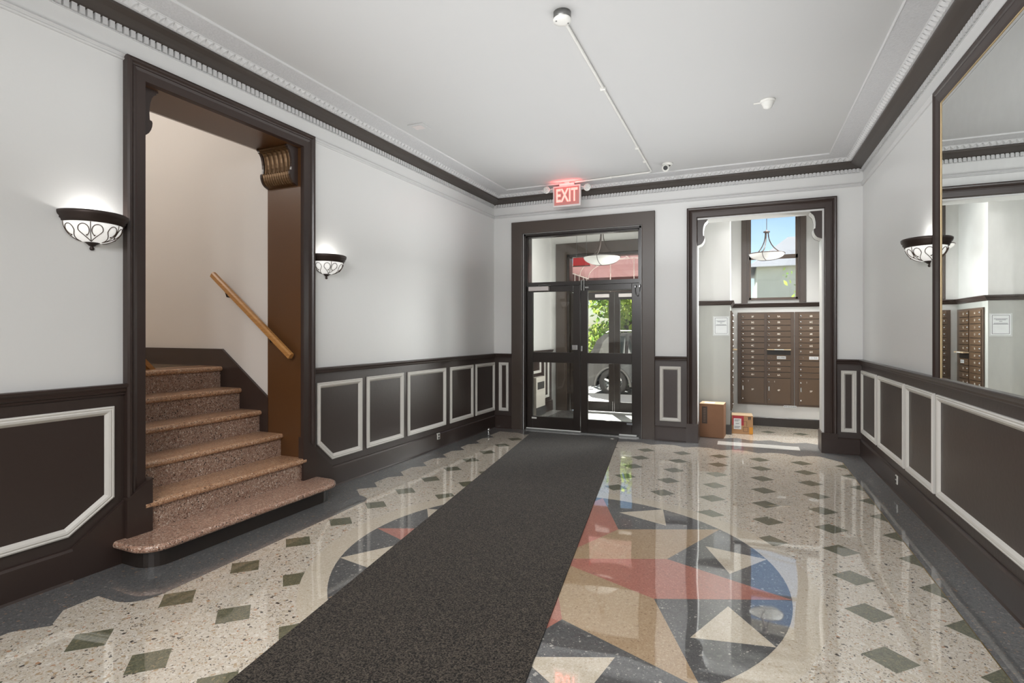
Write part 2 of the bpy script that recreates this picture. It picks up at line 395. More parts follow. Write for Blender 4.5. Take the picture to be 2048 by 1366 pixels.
# ------------------------------------------------------------------ walls
def wall_pieces(name, mat, boxes, fr):
    m = MB()
    for a, b in boxes: m.box(a, b, 0, fr)
    return struct(m.build(name, mat))
TH = .385; S0, S1 = 3.755, 5.075; ZO = 3.01
wl = wall_pieces('wall_left', M['wall'], [((-.24,-TH,0),(S0,0,ZT)), ((S1,-TH,0),(SB,0,ZT)), ((S0,-TH,ZO),(S1,0,ZT))], LW)
DX0, DX1, DZ = -2.93, -1.235, 2.845
AX0, AX1, AZ = -.535, .885, 2.868
wf = wall_pieces('wall_far', M['wall'], [((-3.75,-.25,0),(DX0,0,ZT)), ((DX1,-.25,0),(AX0,0,ZT)), ((AX1,-.25,0),(1.6,0,ZT)), ((DX0,-.25,DZ),(DX1,0,ZT)), ((AX0,-.25,AZ),(AX1,0,ZT))], FW)
wr = wall_pieces('wall_right', M['wall'], [((YB-.3,-.3,0),(7.6,0,ZT))], RW)
struct(MB().box((-4.2, YB-.25, 0), (1.6, YB, ZT)).build('wall_back', M['wall']))
struct(MB().box((-4.2, YB-.3, ZC), (1.6, 7.57, ZT+.1)).build('ceiling', M['ceil']))

def molding(name, parent, poly, fr, w=.05, mat='panelwhite', d0=.012):
    prof = [(0,d0),(.0,d0+.014),(.008,d0+.018),(.016,d0+.014),(.022,d0+.019),(.034,d0+.016),(w-.006,d0+.007),(w,d0)]
    area = sum(poly[i-1][0]*poly[i][1]-poly[i][0]*poly[i-1][1] for i in range(len(poly)))
    return MB().sweep(poly, prof, lambda u, v, h: fr(u, h, v), True, 1 if area > 0 else -1).build(name, M[mat], parent)
R4 = lambda a, b, z0=.255, z1=.97: [(a,z0),(b,z0),(b,z1),(a,z1)]
# wainscot slabs
def wains(parent, fr, spans, mat='wains'):
    m = MB()
    for a, b in spans: m.box((a,0,0),(b,.012,1.06),0,fr)
    return m.build('wainscot', M[mat], parent)
wains(wl, LW, [(0,3.66),(5.15,SB)])
wains(wf, FW, [(CX,-3.09),(-1.07,-.64),(1.01,XR)])
wains(wr, RW, [(YB,7.32)])
for a, b in ((2.298,2.91),(1.406,2.214),(.687,1.297),(.021,.615)): molding('panel_frame', wl, R4(a,b), LW)
molding('panel_frame', wl, [(3.398,.25),(2.985,.25),(2.985,.965),(3.583,.965),(3.583,.42)], LW)
molding('panel_frame', wl, [(5.489,.255),(7.4,.255),(7.4,.97),(5.248,.97),(5.248,.418)], LW)
for a, b in ((-3.317,-3.163),(-.993,-.727),(1.066,1.220)): molding('panel_frame', wf, R4(a,b), FW, .045)
for a, b in ((6.541,7.279),(5.507,6.454),(4.735,5.447),(1.6,4.671),(-1.5,1.53)): molding('panel_frame', wr, R4(a,b,.262,.98), RW)
# chair rails
CR = [(.012,1.035),(.022,1.035),(.022,1.048),(.028,1.05),(.034,1.058),(.036,1.07),(.046,1.082),(.05,1.09),(.05,1.097),(.044,1.102),(.0,1.102)]
def rail(name, fr, spans, prof, mat):
    m = MB()
    for a, b in spans:
        n = len(prof); vs = [fr(a, d, z) for d, z in prof]+[fr(b, d, z) for d, z in prof]
        m.add(vs, [(i, i+1, n+i+1, n+i) for i in range(n-1)]+[list(range(n)), list(range(n, 2*n))])
    return struct(m.build(name, M[mat]))
rail('trim_1', LW, [(0,3.64),(5.17,SB)], CR, 'brown')
rail('trim_2', FW, [(CX,-3.10),(-1.06,-.645),(1.015,XR)], CR, 'brown')
rail('trim_3', RW, [(YB,7.32)], CR, 'brown')
BP = [(0,0),(.042,0),(.034,.012),(.032,.17),(.024,.183),(.018,.186),(.012,.186)]
def baseb(name, fr, spans):
    return rail(name, fr, spans, BP, 'brown')
bl = baseb('baseboard_left', LW, [(0,3.40),(5.47,SB)])
def slant(pts, fr):
    return MB().prism(pts, .0, .032, fr).build('ramp_block', M['brown'], bl)
slant([(3.40,0),(3.40,.186),(3.64,.405),(3.64,0)], LW); slant([(5.47,0),(5.47,.186),(5.17,.40),(5.17,0)], LW)
baseb('baseboard_far', FW, [(CX,-3.10),(-1.06,-.64),(1.0,XR)])
baseb('baseboard_right', RW, [(YB,7.32)])
# picture rails
PR = [(0,3.104),(.012,3.106),(.018,3.114),(.012,3.121),(.016,3.126),(.026,3.135),(.022,3.143),(.008,3.148),(0,3.148)]
rail('trim_4', LW, [(0,SB)], PR, 'plaster'); rail('trim_5', FW, [(CX,XR)], PR, 'plaster'); rail('trim_6', RW, [(YB,7.32)], PR, 'plaster')
# crown
plan = [(CX, YF), LW(SB, 0, 0)[:2], (XR, YB), (XR, YF)]
crown_prof = [(0,3.306),(.014,3.310),(.03,3.316),(.06,3.322),(.10,3.334),(.13,3.346),(.138,3.350),(.138,3.364),(.132,3.372),(.132,3.40)]
pl3 = lambda u, v, h: (u, v, h)
cr = struct(MB().sweep(plan, crown_prof, pl3, True, 1).build('trim_7', M['browncrown']))
m = MB().sweep(plan, [(.13,3.371),(.14,3.373),(.15,3.376),(.172,3.397),(.19,3.405),(.192,3.412)], pl3, True, 1)
def leaves(a, b, n_in):
    a, b = Vector(a), Vector(b); L = (b-a).length; t = (b-a)/L; n = Vector(n_in)
    k = int(L/.055)
    for i in range(k):
        o = a+t*(i+.5)*L/k
        P = lambda u, d, z: (o.x+t.x*u+n.x*d, o.y+t.y*u+n.y*d, z)
        m.add([P(-.024,.185,3.402),(P(.024,.185,3.402)),P(.018,.146,3.377),P(-.018,.146,3.377),P(0,.174,3.380),P(0,.15,3.368)], [(0,4,3),(3,4,5),(1,2,4),(2,5,4),(0,1,4),(3,5,2)])
leaves((CX,YF-.14), LW(9,0,0)[:2], (NX,NY)); leaves((CX+.14,YF), (XR-.14,YF), (0,-1)); leaves((XR,YF-.14), (XR,-1.5), (-1,0))
struct(m.build('trim_8', M['plaster']))
struct(MB().sweep(plan, [(.185,3.408),(.375,3.408)], pl3, True, 1).build('trim_9', M['popcorn']))
struct(MB().sweep(plan, [(.374,3.4085),(.376,3.4055),(.380,3.405),(.384,3.407),(.386,3.421)], pl3, True, 1).build('trim_10', M['plaster']))
def dentils(name, fr, a, b):
    m = MB(); k = int((b-a)/.04)
    m.box((a,0,3.258),(b,.006,3.264),0,fr)
    for i in range(k):
        x = a+(i+.5)*(b-a)/k; m.box((x-.0135,0,3.267),(x+.0135,.02,3.309),0,fr)
    return struct(m.build(name, M['plaster']))
dentils('trim_11', LW, .03, 9.0); dentils('trim_12', FW, CX+.03, XR-.03); dentils('trim_13', RW, -1.5, 7.29)

# ------------------------------------------------------------------ stair opening casing, reveals, brackets
def casing(name, fr, path, prof, mat, side):
    return struct(MB().sweep(path, prof, lambda u, v, h: fr(u, h, v), False, side).build(name, M[mat]))
CP = [(0,0),(0,.045),(.012,.052),(.026,.05),(.034,.04),(.042,.034),(.05,.038),(.058,.034),(.066,.03),(.118,.03),(.122,.02),(.128,0)]
cs = casing('trim_14', LW, [(3.628,.40),(3.628,3.136),(5.186,3.136),(5.186,.40)], CP, 'brown', -1)
m = MB()
m.prism([(3.620,.12),(3.620,.395),(3.778,.52),(3.778,.12)], 0, .058, LW); m.prism([(5.194,.12),(5.194,.39),(5.04,.49),(5.04,.12)], 0, .058, LW)
m.build('plinth_block', M['brown'], cs)
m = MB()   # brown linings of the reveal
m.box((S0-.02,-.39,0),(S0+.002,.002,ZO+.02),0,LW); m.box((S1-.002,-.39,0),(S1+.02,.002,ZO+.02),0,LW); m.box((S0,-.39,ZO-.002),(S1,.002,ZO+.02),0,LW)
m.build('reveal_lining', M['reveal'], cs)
def bracket(parent, fr, edge, sgn, ztop, d0, d1, sc=1.0, flute='brown', side='brown', nfl=6):
    prof = [(0,0),(.122,0),(.126,-.012),(.112,-.02),(.112,-.028),(.096,-.04),(.083,-.062),(.074,-.095),(.069,-.13),(.068,-.165),(.070,-.195),(.071,-.206),(.084,-.209),(.088,-.222),(.086,-.245),(.078,-.27),(.066,-.292),(.048,-.31),(.02,-.322),(0,-.328)]
    pr = [(edge+sgn*u*sc, ztop+v*sc) for u, v in prof]
    b = MB()
    b.prism(pr, d0, d0+(d1-d0)*.06, fr); b.prism(pr, d1-(d1-d0)*.06, d1, fr)
    o = b.build('bracket', M[side], parent)
    f = MB(); w = (d1-d0)
    # fluted body between the cheeks: ridges across the depth, a curled leaf at the bottom
    nn = nfl*6; rowsv = []
    for i, (u, v) in enumerate(prof):
        r = []
        for k in range(nn+1):
            t = k/nn; q = abs(math.sin(PI*nfl*t))
            dep = (-.016*(1-q) if 5 <= i <= 11 else (-.010*(1-abs(math.sin(2*PI*nfl*t))) if 11 < i < 18 else -.003))
            r.append(fr(edge+sgn*max(0, (u+dep))*sc, d0+w*(.05+.9*t), ztop+v*sc))
        rowsv.append(r)
    k1 = nn+1; vs = [p for r in rowsv for p in r]
    f.add(vs, [(i*k1+k, i*k1+k+1, (i+1)*k1+k+1, (i+1)*k1+k) for i in range(len(prof)-1) for k in range(nn)], 0)
    f.build('fluted_scroll', M[flute], o)
    return o
bracket(cs, LW, S0, 1, ZO, -.385, -.03, 1.0, 'bracketwarm')
bracket(cs, LW, S1, -1, ZO, -.385, -.03, 1.0)

# ------------------------------------------------------------------ staircase
ST = thing('staircase', 'pink terrazzo staircase climbing through the brown-cased opening in the left wall', 'staircase', LW(4.41,.1,0))
treadz = [.150,.338,.530,.718,.908,1.100]; nose = [.345,.062,-.20,-.46,-.715,-.97]
def tread(s0, s1, dn, db, z, th=.045, mat='stairlit', round_=0):
    m = MB(); r = th/2
    prof = [(db, z-th), (dn-r-.006, z-th)]+[(dn-r+r*math.cos(a), z-r+r*math.sin(a)) for a in [-PI/2+PI*k/8 for k in range(9)]]+[(db, z)]
    n = len(prof); m.add([LW(s0, d, q) for d, q in prof]+[LW(s1, d, q) for d, q in prof], [(i, (i+1) % n, n+(i+1) % n, n+i) for i in range(n)]+[list(range(n)), list(range(n, 2*n))])
    return m.build('step', M[mat], ST)
for i in range(1, 6):
    e = .012 if i == 1 else 0
    tread(S0+.004-e, S1-.004+e, nose[i], nose[i]-.30 if i < 5 else nose[i]-.32, treadz[i])
# curtail bottom step, plan outline with round ends, bullnosed edge
def outline(s0, s1, dback, dfront, r):
    pts = [(s0, dback)]
    pts += [(s0+r-r*math.cos(a), dfront-r+r*math.sin(a)) for a in [PI/2*k/7 for k in range(8)]]
    pts += [(s1-r+r*math.sin(a), dfront-r+r*math.cos(a)) for a in [PI/2*k/7 for k in range(8)]]
    pts += [(s1, dback)]
    return pts
def stack(name, layers, s0, s1, dback, dfront, r, mat):
    m = MB(); rings = []
    for off, z in layers:
        o = outline(s0+off, s1-off, dback, dfront-off, max(.02, r-off)); rings.append([LW(s, d, z) for s, d in o])
    n = len(rings[0]); vs = [p for g in rings for p in g]
    m.add(vs, [(i*n+k, i*n+(k+1) % n, (i+1)*n+(k+1) % n, (i+1)*n+k) for i in range(len(rings)-1) for k in range(n)]+[list(range(n)), list(range((len(rings)-1)*n, len(rings)*n))])
    return m.build(name, M[mat], ST)
bt = [(.02-.02*math.sin(a)+.0, .128-.022*math.cos(a)) for a in [PI*k/8 for k in range(9)]]
stack('step', bt, 3.612, 5.262, .001, .345, .15, 'stairbase')
b = MB(); b.box((S0+.004,-.24,.128-.022),(S1-.004,.001,.150),0,LW); b.build('step_inner', M['stair'], ST)
stack('painted_riser', [(0,0.001),(0,.108)], 3.66, 5.21, .001, .292, .13, 'doorblack')
for i in range(1, 6):
    dr = nose[i]-.028
    e = -.012 if i == 1 else .004
    MB().box((S0+(.018 if i == 1 else .004), dr-.02, treadz[i-1]-.002),(S1-(.018 if i == 1 else .004), dr, treadz[i]-.043),0,LW).build('riser', M['stair'], ST)
# landing + stairwell shell
struct(MB().box((S0,-3.6,.9),(8.0,nose[5]-.3,1.0985),0,LW).build('landing_floor', M['terratan']))
struct(MB().box((S0-.3,-3.9,0),(S0-.02+.003,-TH,5.0),0,LW).build('wall_stair_right', M['warmwall']))
struct(MB().box((S0-.3,-3.9,0),(8.3,-3.6,5.0),0,LW).build('wall_stair_back', M['warmwall']))
struct(MB().box((8.0,-3.6,0),(8.3,-TH,5.0),0,LW).build('wall_stair_left', M['warmwall']))
struct(MB().box((S1,-TH-.03,1.0),(8.0,-TH-.001,5.0),0,LW).build('wall_stair_front', M['warmwall']))
struct(MB().box((S0,-TH-.03,ZO),(S1,-TH-.001,5.0),0,LW).build('wall_stair_over', M['warmwall']))
struct(MB().box((S0-.3,-3.9,4.6),(8.3,-TH,4.8),0,LW).build('ceiling_stair', M['warmwall']))
# sloped stringer and landing skirting on the far side wall
sp = [(-.385,0),(-.385,.835),(-.985,1.262),(-3.6,1.262),(-3.6,0)]
m = MB(); n = len(sp)
m.add([LW(S0-.018, d, z) for d, z in sp]+[LW(S0+.006, d, z) for d, z in sp], [list(range(n)), list(range(n, 2*n))]+[(i, (i+1) % n, n+(i+1) % n, n+i) for i in range(n)])
struct(m.build('baseboard_stair', M['brown']))
# handrails
def barrail(parent, a, b, w=.042, h=.05, mat='oak', name='rail'):
    a, b = Vector(a), Vector(b); t = (b-a).normalized(); side = t.cross(Vector((0,0,1))).normalized(); up = side.cross(t)
    prof = [(-w/2,-h/2),(w/2,-h/2),(w/2,h*.2),(w*.32,h/2),(-w*.32,h/2),(-w/2,h*.2)]
    m = MB(); n = len(prof)
    m.add([a+side*p+up*q for p, q in prof]+[b+side*p+up*q for p, q in prof], [list(range(n)), list(range(n, 2*n))]+[(i, (i+1) % n, n+(i+1) % n, n+i) for i in range(n)])
    return m.build(name, M[mat], parent)
hr = thing('handrail', 'honey wooden handrail sloping down the stair wall', 'handrail', LW(S0,-.4,1.4))
barrail(hr, LW(S0+.065,-1.02,1.955), LW(S0+.065,-.04,1.212))
for d, z in ((-.85,1.80),(-.30,1.39)):
    MB().tube([LW(S0-.02,d,z-.06), LW(S0+.05,d,z-.055), LW(S0+.065,d,z-.01)], .008).build('rail_bracket', M['bronze'], hr)
hr2 = thing('stair_skirt', 'wooden sloped trim board rising from the landing behind the opening casing', 'trim board', LW(4.3,-1.2,1.1))
m = MB()
m.prism([(4.262,1.100),(4.345,1.100),(4.95,1.76),(4.95,1.86)], -1.19, -1.15, LW); m.build('board', M['oak'], hr2)
m = MB(); m.prism([(4.30,1.100),(4.318,1.100),(4.95,1.80),(4.95,1.82)], -1.15, -1.135, LW); m.build('bead', M['oak'], hr2)

# ------------------------------------------------------------------ far wall door
d1 = sroot('door_1', (-2.08, YF, 0))
OC = [(0,0),(0,.03),(.006,.036),(.16,.036),(.172,.034),(.174,.0)]
MB().sweep([(-3.112,0),(-3.112,3.022),(-1.055,3.022),(-1.055,0)], OC, lambda u, v, h: FW(u, h, v), False, -1).build('casing', M['olive'], d1)
m = MB()
m.box((DX0,-.26,0),(DX0+.03,.0,DZ),0,FW); m.box((DX1-.03,-.26,0),(DX1,.0,DZ),0,FW); m.box((DX0,-.26,DZ-.03),(DX1,.0,DZ),0,FW)
m.box((DX0+.03,-.10,2.085),(DX1-.03,-.045,2.14),0,FW)          # transom bar
for a, b in (((DX0+.03,-.10,2.14),(DX0+.05,-.045,DZ-.03)), ((DX1-.05,-.10,2.14),(DX1-.03,-.045,DZ-.03)), ((DX0+.03,-.10,DZ-.05),(DX1-.03,-.045,DZ-.03))): m.box(a, b, 0, FW)
m.build('door_frame', M['doorblack'], d1)
MB().box((DX0+.05,-.078,2.14),(DX1-.05,-.072,DZ-.05),0,FW).build('transom_glass', M['glass'], d1)
def leaf(root, x0, x1, fr, gx0, gx1, d0=-.095, d1_=-.05, z0=.012, z1=2.083, g=((.195,.98),(1.128,2.0)), mat='doorblack', gl='glass'):
    m = MB()
    m.bbox((x0,d0,z0),(gx0,d1_,z1),.004,0,fr); m.bbox((gx1,d0,z0),(x1,d1_,z1),.004,0,fr)
    zs = [z0]+[q for a in g for q in a]+[z1]
    for k in range(0, len(zs), 2): m.bbox((gx0,d0,zs[k]),(gx1,d1_,zs[k+1]),.004,0,fr)
    o = m.build('door_leaf', M[mat], root)
    for a, b in g: MB().box((gx0,(d0+d1_)/2-.003,a),(gx1,(d0+d1_)/2+.003,b),0,fr).build('glass_pane', M[gl], o)
    return o
ll = leaf(d1, -2.897, -2.094, FW, -2.808, -2.194); rl = leaf(d1, -2.086, -1.268, FW, -1.985, -1.373)
m = MB()
m.bbox((-2.852,-.05,2.012),(-2.548,.012,2.075),.006,0,FW); m.build('door_closer', M['exithouse'], ll)
MB().tube([FW(-2.70,-.02,2.075),FW(-2.70,-.02,2.092),FW(-2.62,-.035,2.10),FW(-2.53,-.04,2.088)], .007).build('closer_arm', M['steel'], ll)
MB().bbox((-2.205,-.05,1.165),(-2.125,-.02,1.235),.006,0,FW).build('lock_plate', M['chrome'], ll)
MB().bbox((-2.222,-.06,1.17),(-2.207,-.035,1.23),.003,0,FW).build('pull_lip', M['black'], ll)
MB().bbox((-2.079,-.05,1.15),(-2.058,-.035,1.225),.003,0,FW).build('strike_plate', M['chrome'], rl)
m = MB(); m.tube([FW(-2.073,-.04,2.15),FW(-2.073,-.04,2.0)], .012); m.tube([FW(-2.035,-.04,2.15),FW(-2.035,-.04,2.0)], .012); m.bbox((-2.02,-.05,2.03),(-1.965,-.03,2.055),.003,0,FW)
m.build('top_latch', M['steel'], rl)
MB().tube([FW(-1.322,-.05,2.035),FW(-1.322,-.03,1.98),FW(-1.315,-.02,1.93),FW(-1.29,-.015,1.905),FW(-1.265,-.01,1.93),FW(-1.255,.0,1.98),FW(-1.255,.02,2.035)], .006).build('door_cord', M['steel'], rl)
for x in (-1.322, -1.255):
    MB().lathe([(0,.02),(.014,.016),(.016,0),(.016,-.02)], FW(x, -.035 if x < -1.3 else .02, 2.04), n=12).build('cord_boss', M['chrome'], rl)
for o, a, mt in ((ll, -2.822, 'whiteplastic'), (rl, -1.44, 'inkgrey')):
    MB().box((a,-.05,.158),(a+.075,-.0485,.182),0,FW).build('door_sticker', M[mt], o)
m = MB(); m.box((-2.90,-.12,.0),(-1.25,-.0,.012),0,FW); m.build('threshold', M['steel'], d1)
MB().tube([FW(-2.90,-.04,.018),FW(-2.08,-.04,.018)], .009).build('door_sweep_glow', M['sweep'], d1)  # light leaking under the door drawn as a bright strip
MB().bbox((-1.54,-.06,.012),(-1.30,-.02,.028),.003,0,FW).build('door_sweep_glow', M['sweep'], d1)

# ------------------------------------------------------------------ arch to mail room
ac = casing('trim_15', FW, [(-.652,.235),(-.652,3.008),(1.022,3.008),(1.022,.235)], CP, 'brown', -1)
m = MB(); m.box((-.660,-.0,0),(-.512,.05,.24),0,FW); m.box((.862,-.0,0),(1.03,.05,.235),0,FW)
m.box((-.535,-.25,0),(-.512,0,.24),0,FW); m.box((.862,-.25,0),(.885,0,.235),0,FW); m.build('plinth_block', M['brown'], ac)
m = MB(); m.box((AX0-.002,-.255,.24),(AX0+.008,-.001,AZ),0,FW); m.box((AX1-.008,-.255,.235),(AX1+.002,-.001,AZ),0,FW); m.box((AX0,-.255,AZ-.008),(AX1,-.001,AZ),0,FW)
m.build('reveal_lining', M['white'], ac)
bracket(ac, FW, AX0+.006, 1, AZ-.004, -.25, -.012, 1.02, 'white', 'brown', 5); bracket(ac, FW, AX1-.006, -1, AZ-.004, -.25, -.012, 1.02, 'white', 'brown', 5)

# ------------------------------------------------------------------ mail room
YP, YM = 8.072, 9.02; XP = -.148
struct(MB().box((-.6,YP,0),(XP,YM+.01,1.86)).build('pillar', M['grey']))
struct(MB().box((-.6,YP,1.86),(XP,YM+.01,3.62)).build('pillar_upper', M['white']))
m = MB(); m.box((-.95,7.57,0),(-.595,9.3,ZT)); struct(m.build('wall_mail_left', M['white']))
m = MB(); m.box((1.48,7.57,0),(1.8,7.78,ZT)); m.box((1.48,8.82,0),(1.8,9.3,ZT)); m.box((1.48,7.78,0),(1.8,8.82,1.25)); m.box((1.48,7.78,3.1),(1.8,8.82,ZT)); struct(m.build('wall_mail_right', M['white']))
w2 = sroot('window_2', (1.48, 8.3, 1.25))
MR = lambda y, d, z: (1.48-d, y, z)
MB().sweep([(7.70,1.17),(8.90,1.17),(8.90,3.18),(7.70,3.18)], [(0,0),(0,.016),(.07,.016),(.08,.02),(.082,0)], lambda u, v, h: MR(u, h, v), True, 1).build('window_casing', M['olive'], w2)
m = MB()
for a, b in (((7.78,-.14,1.25),(7.83,-.10,3.1)), ((8.77,-.14,1.25),(8.82,-.10,3.1)), ((7.83,-.14,1.25),(8.77,-.10,1.30)), ((7.83,-.14,3.05),(8.77,-.10,3.1)), ((7.83,-.14,2.15),(8.77,-.10,2.20))): m.box(a, b, 0, MR)
o = m.build('sash', M['maildark'], w2)
MB().box((7.83,-.122,1.30),(8.77,-.118,3.05),0,MR).build('glass_pane', M['glass'], o)
WX0, WX1, WZ0, WZ1 = .085, .785, 1.90, 3.30
m = MB(); m.box((-.6,YM,0),(1.6,YM+.3,WZ0)); m.box((-.6,YM,WZ1),(1.6,YM+.3,ZT)); m.box((-.6,YM,WZ0),(WX0,YM+.3,WZ1)); m.box((WX1,YM,WZ0),(1.6,YM+.3,WZ1))
struct(m.build('wall_mail', M['white']))
struct(MB().box((-.95,7.55,3.5),(1.6,9.3,3.7)).build('ceiling_mail', M['white']))
CM = [(0,1.792),(.012,1.794),(.018,1.806),(.026,1.812),(.03,1.824),(.042,1.834),(.048,1.846),(.048,1.856),(0,1.858)]
struct(MB().sweep([(-.6,YP),(XP,YP),(XP,YM),(1.48,YM)], CM, pl3, False, -1).build('trim_16', M['brown']))
BM = [(0,0),(.018,0),(.018,.125),(.01,.135),(0,.135)]
struct(MB().sweep([(-.6,YP),(XP,YP),(XP,YM),(1.48,YM)], BM, pl3, False, -1).build('baseboard_mail', M['doorblack']))
# window
w1 = sroot('window_1', (.435, YM, 1.9))
MF = lambda x, d, z: (x, YM-d, z)
MB().sweep([(-.005,1.862),(-.005,3.42),(.873,3.42),(.873,1.862)], [(0,0),(0,.012),(.006,.016),(.075,.016),(.08,.022),(.088,.022),(.09,0)], lambda u, v, h: MF(u, h, v), False, -1).build('window_casing', M['olive'], w1)
m = MB()
m.box((WX0,-.12,WZ0),(WX0+.018,0,WZ1),0,MF); m.box((WX1-.018,-.12,WZ0),(WX1,0,WZ1),0,MF); m.box((WX0,-.12,WZ0),(WX1,.02,WZ0+.012),0,MF); m.box((WX0,-.12,WZ1-.02),(WX1,0,WZ1),0,MF)
m.build('window_frame', M['olive'], w1)
def sash(z0, z1, d, gl, bot=.03, top=.03):
    m = MB(); a, b = WX0+.018, WX1-.018
    m.box((a,d-.03,z0),(a+.028,d,z1),0,MF); m.box((b-.028,d-.03,z0),(b,d,z1),0,MF); m.box((a,d-.03,z0),(b,d,z0+bot),0,MF); m.box((a,d-.03,z1-top),(b,d,z1),0,MF)
    o = m.build('sash', M['maildark'], w1)
    MB().box((a+.028,d-.018,z0+bot),(b-.028,d-.012,z1-top),0,MF).build('glass_pane', M[gl], o)
sash(1.912, 2.585, -.035, 'frost', .03, .06); sash(2.53, 3.28, -.072, 'glass', .05, .04)
# mailboxes
def bank(name, label, fr, x0, x1, colsx, labels, bigs, slotcols=(), slotrow=6, cats='mailbox'):
    t = thing(name, label, 'mailbox', fr((x0+x1)/2, 0, .318), 'bronze mailbox banks')
    m = MB(); m.bbox((x0,.001,.318),(x1,.022,1.718),.004,0,fr); m.build('cabinet_frame', M['maildark'], t)
    for ci, (a, b) in enumerate(colsx):
        zt = 1.692; ph = (1.692-.727)/11
        m = MB(); m.box((a,.020,.345),(b,.024,1.692),0,fr); m.build('door_column_back', M['slotdark'], t)
        for r in range(11):
            z1_ = zt-ph*r; z0_ = z1_-ph+.008
            if ci in slotcols and r == slotrow:
                o = MB().box((a,.022,z0_),(b,.026,z1_-.02),0,fr).build('outgoing_slot', M['slotdark'], t)
                s = MB(); s.box((a,.024,z1_-.016),(b,.085,z1_),0,fr); s.build('slot_flap', M['cardlight'], o)
                MB().box((a+(b-a)*.31,.085,z1_-.014),(a+(b-a)*.70,.0865,z1_-.002),0,fr).build('flap_sticker', M['paper'], o)
                continue
            o = MB().bbox((a+.001,.022,z0_),(b-.001,.032,z1_),.002,0,fr).build('mailbox_door', M['mailbrown'], t)
            lab = labels[ci][r]; zc = (z0_+z1_)/2
            if lab == 'MAIL':
                q = MB(); q.box((a+(b-a)*.42,.032,zc-.022),(a+(b-a)*.80,.0335,zc+.022),0,fr); q.build('mail_sticker', M['paper'], o)
                q = MB(); text_into(q, 'U.S. MAIL', .024, lambda u, h, v: fr(a+(b-a)*.61+u*TXS[0], .0335+h, zc+v)); q.build('mail_lettering', M['ink'], o)
                MB().lathe([(0,.004),(.005,.003),(.006,0)], (a+.055,.033,zc), n=8, axis='y', fr=fr).build('rivet', M['chrome'], o)
                continue
            MB().lathe([(0,.011),(.008,.010),(.0115,.006),(.012,0)], (a+.024,.032,zc+.003), n=12, axis='y', fr=fr).build('lock', M['chrome'], o)
            if lab:
                q = MB(); text_into(q, lab, .034, lambda u, h, v: fr(a+(b-a)*.5+u*TXS[0], .032+h+.0008, zc+v), bold=.0012); q.build('number', M['number'], o)
        o = MB().bbox((a+.001,.022,.347),(b-.001,.032,.727),.003,0,fr).build('parcel_door', M['mailbrown'], t)
        for z in (.668,.405): MB().lathe([(0,.011),(.008,.010),(.0115,.006),(.012,0)], (a+.024,.032,z), n=12, axis='y', fr=fr).build('lock', M['chrome'], o)
        MB().bbox((a+.018,.032,.535),(a+.034,.038,.60),.002,0,fr).build('key_tag', M['chrome'], o)
        MB().bbox((a+.10,.032,.665),(a+.104,.0345,.69),.001,0,fr).build('key_slot', M['number'], o)
        q = MB(); text_into(q, bigs[ci], .034, lambda u, h, v: fr(a+(b-a)*.5+u*TXS[0], .0328+h, .548+v), bold=.0012); q.build('number', M['number'], o)
    return t
TXS = [1]
L1 = ['3F','3G','3H','4A','4B','4C','4D','4E','4F','4G','4H']; L2 = ['5A','5B','5C','5D','5E','5F','','MAIL','5G','5H','6A']; L3 = ['6B','6C','6D','6E','6F','6G','6H','MAIL','','','']
BANK0 = bank('mailbox_bank', 'bronze two-column mailbox bank on mail room wall, left of the single column', MF, -.058, .715, [(-.010,.312),(.350,.668)], [L1, L2], ['3P','4P'], (1,))
bank('mailbox_bank', 'bronze mailbox column beside the right jamb, with three unnumbered doors', MF, .722, 1.47, [(.776,1.092),(1.13,1.44)], [L3, ['']*11], ['5P',''], ())
SF = lambda y, d, z: (XP+d, y, z)
TXS[0] = 1
bank('mailbox_bank', 'bronze mailbox bank on the grey pillar side, seen only in the mirror', SF, 8.16, 9.0, [(8.19,8.54),(8.58,8.90)], [['1A','1B','1C','1D','1E','1F','1G','1H','2A','2B','2C'], ['2D','2E','2F','2G','2H','3A','','MAIL','3B','3C','3D']], ['1P','2P'], (1,))
m = MB(); m.box((.575,.0225,.292),(.745,.0245,.326),0,MF); m.box((1.055,.0225,.296),(1.2,.0245,.326),0,MF); pl_ = m.build('paper_label', M['paper'], BANK0)
q = MB()
for k in range(7): q.box((.585+k*.022,.0245,.302),(.600+k*.022,.0249,.316),0,MF)
q.build('print', M['inkgrey'], pl_)
# notice on the pillar
PF = lambda x, d, z: (x, YP-d, z)
nt_ = thing('notice_sign', 'white notice sheet with a black border taped to the grey pillar', 'notice', PF(-.26,0,1.37))
MB().box((-.372,.001,1.368),(-.158,.003,1.640),0,PF).build('sleeve', M['greypaper'], nt_)
MB().box((-.356,.003,1.385),(-.172,.0036,1.628),0,PF).build('sheet', M['paper'], nt_)
m = MB().sweep([(-.345,1.398),(-.183,1.398),(-.183,1.617),(-.345,1.617)], [(0,.0036),(0,.0042),(.0035,.0042),(.0035,.0036)], lambda u, v, h: PF(u, h, v), True, 1); m.build('border', M['ink'], nt_)
m = MB()
for z, a, b in ((1.575,-.328,-.200),(1.562,-.312,-.218),(1.545,-.28,-.25),(1.522,-.328,-.200),(1.512,-.335,-.193)): m.box((a,.0036,z-.003),(b,.0040,z+.003),0,PF)
m.build('small_print', M['inkgrey'], nt_)
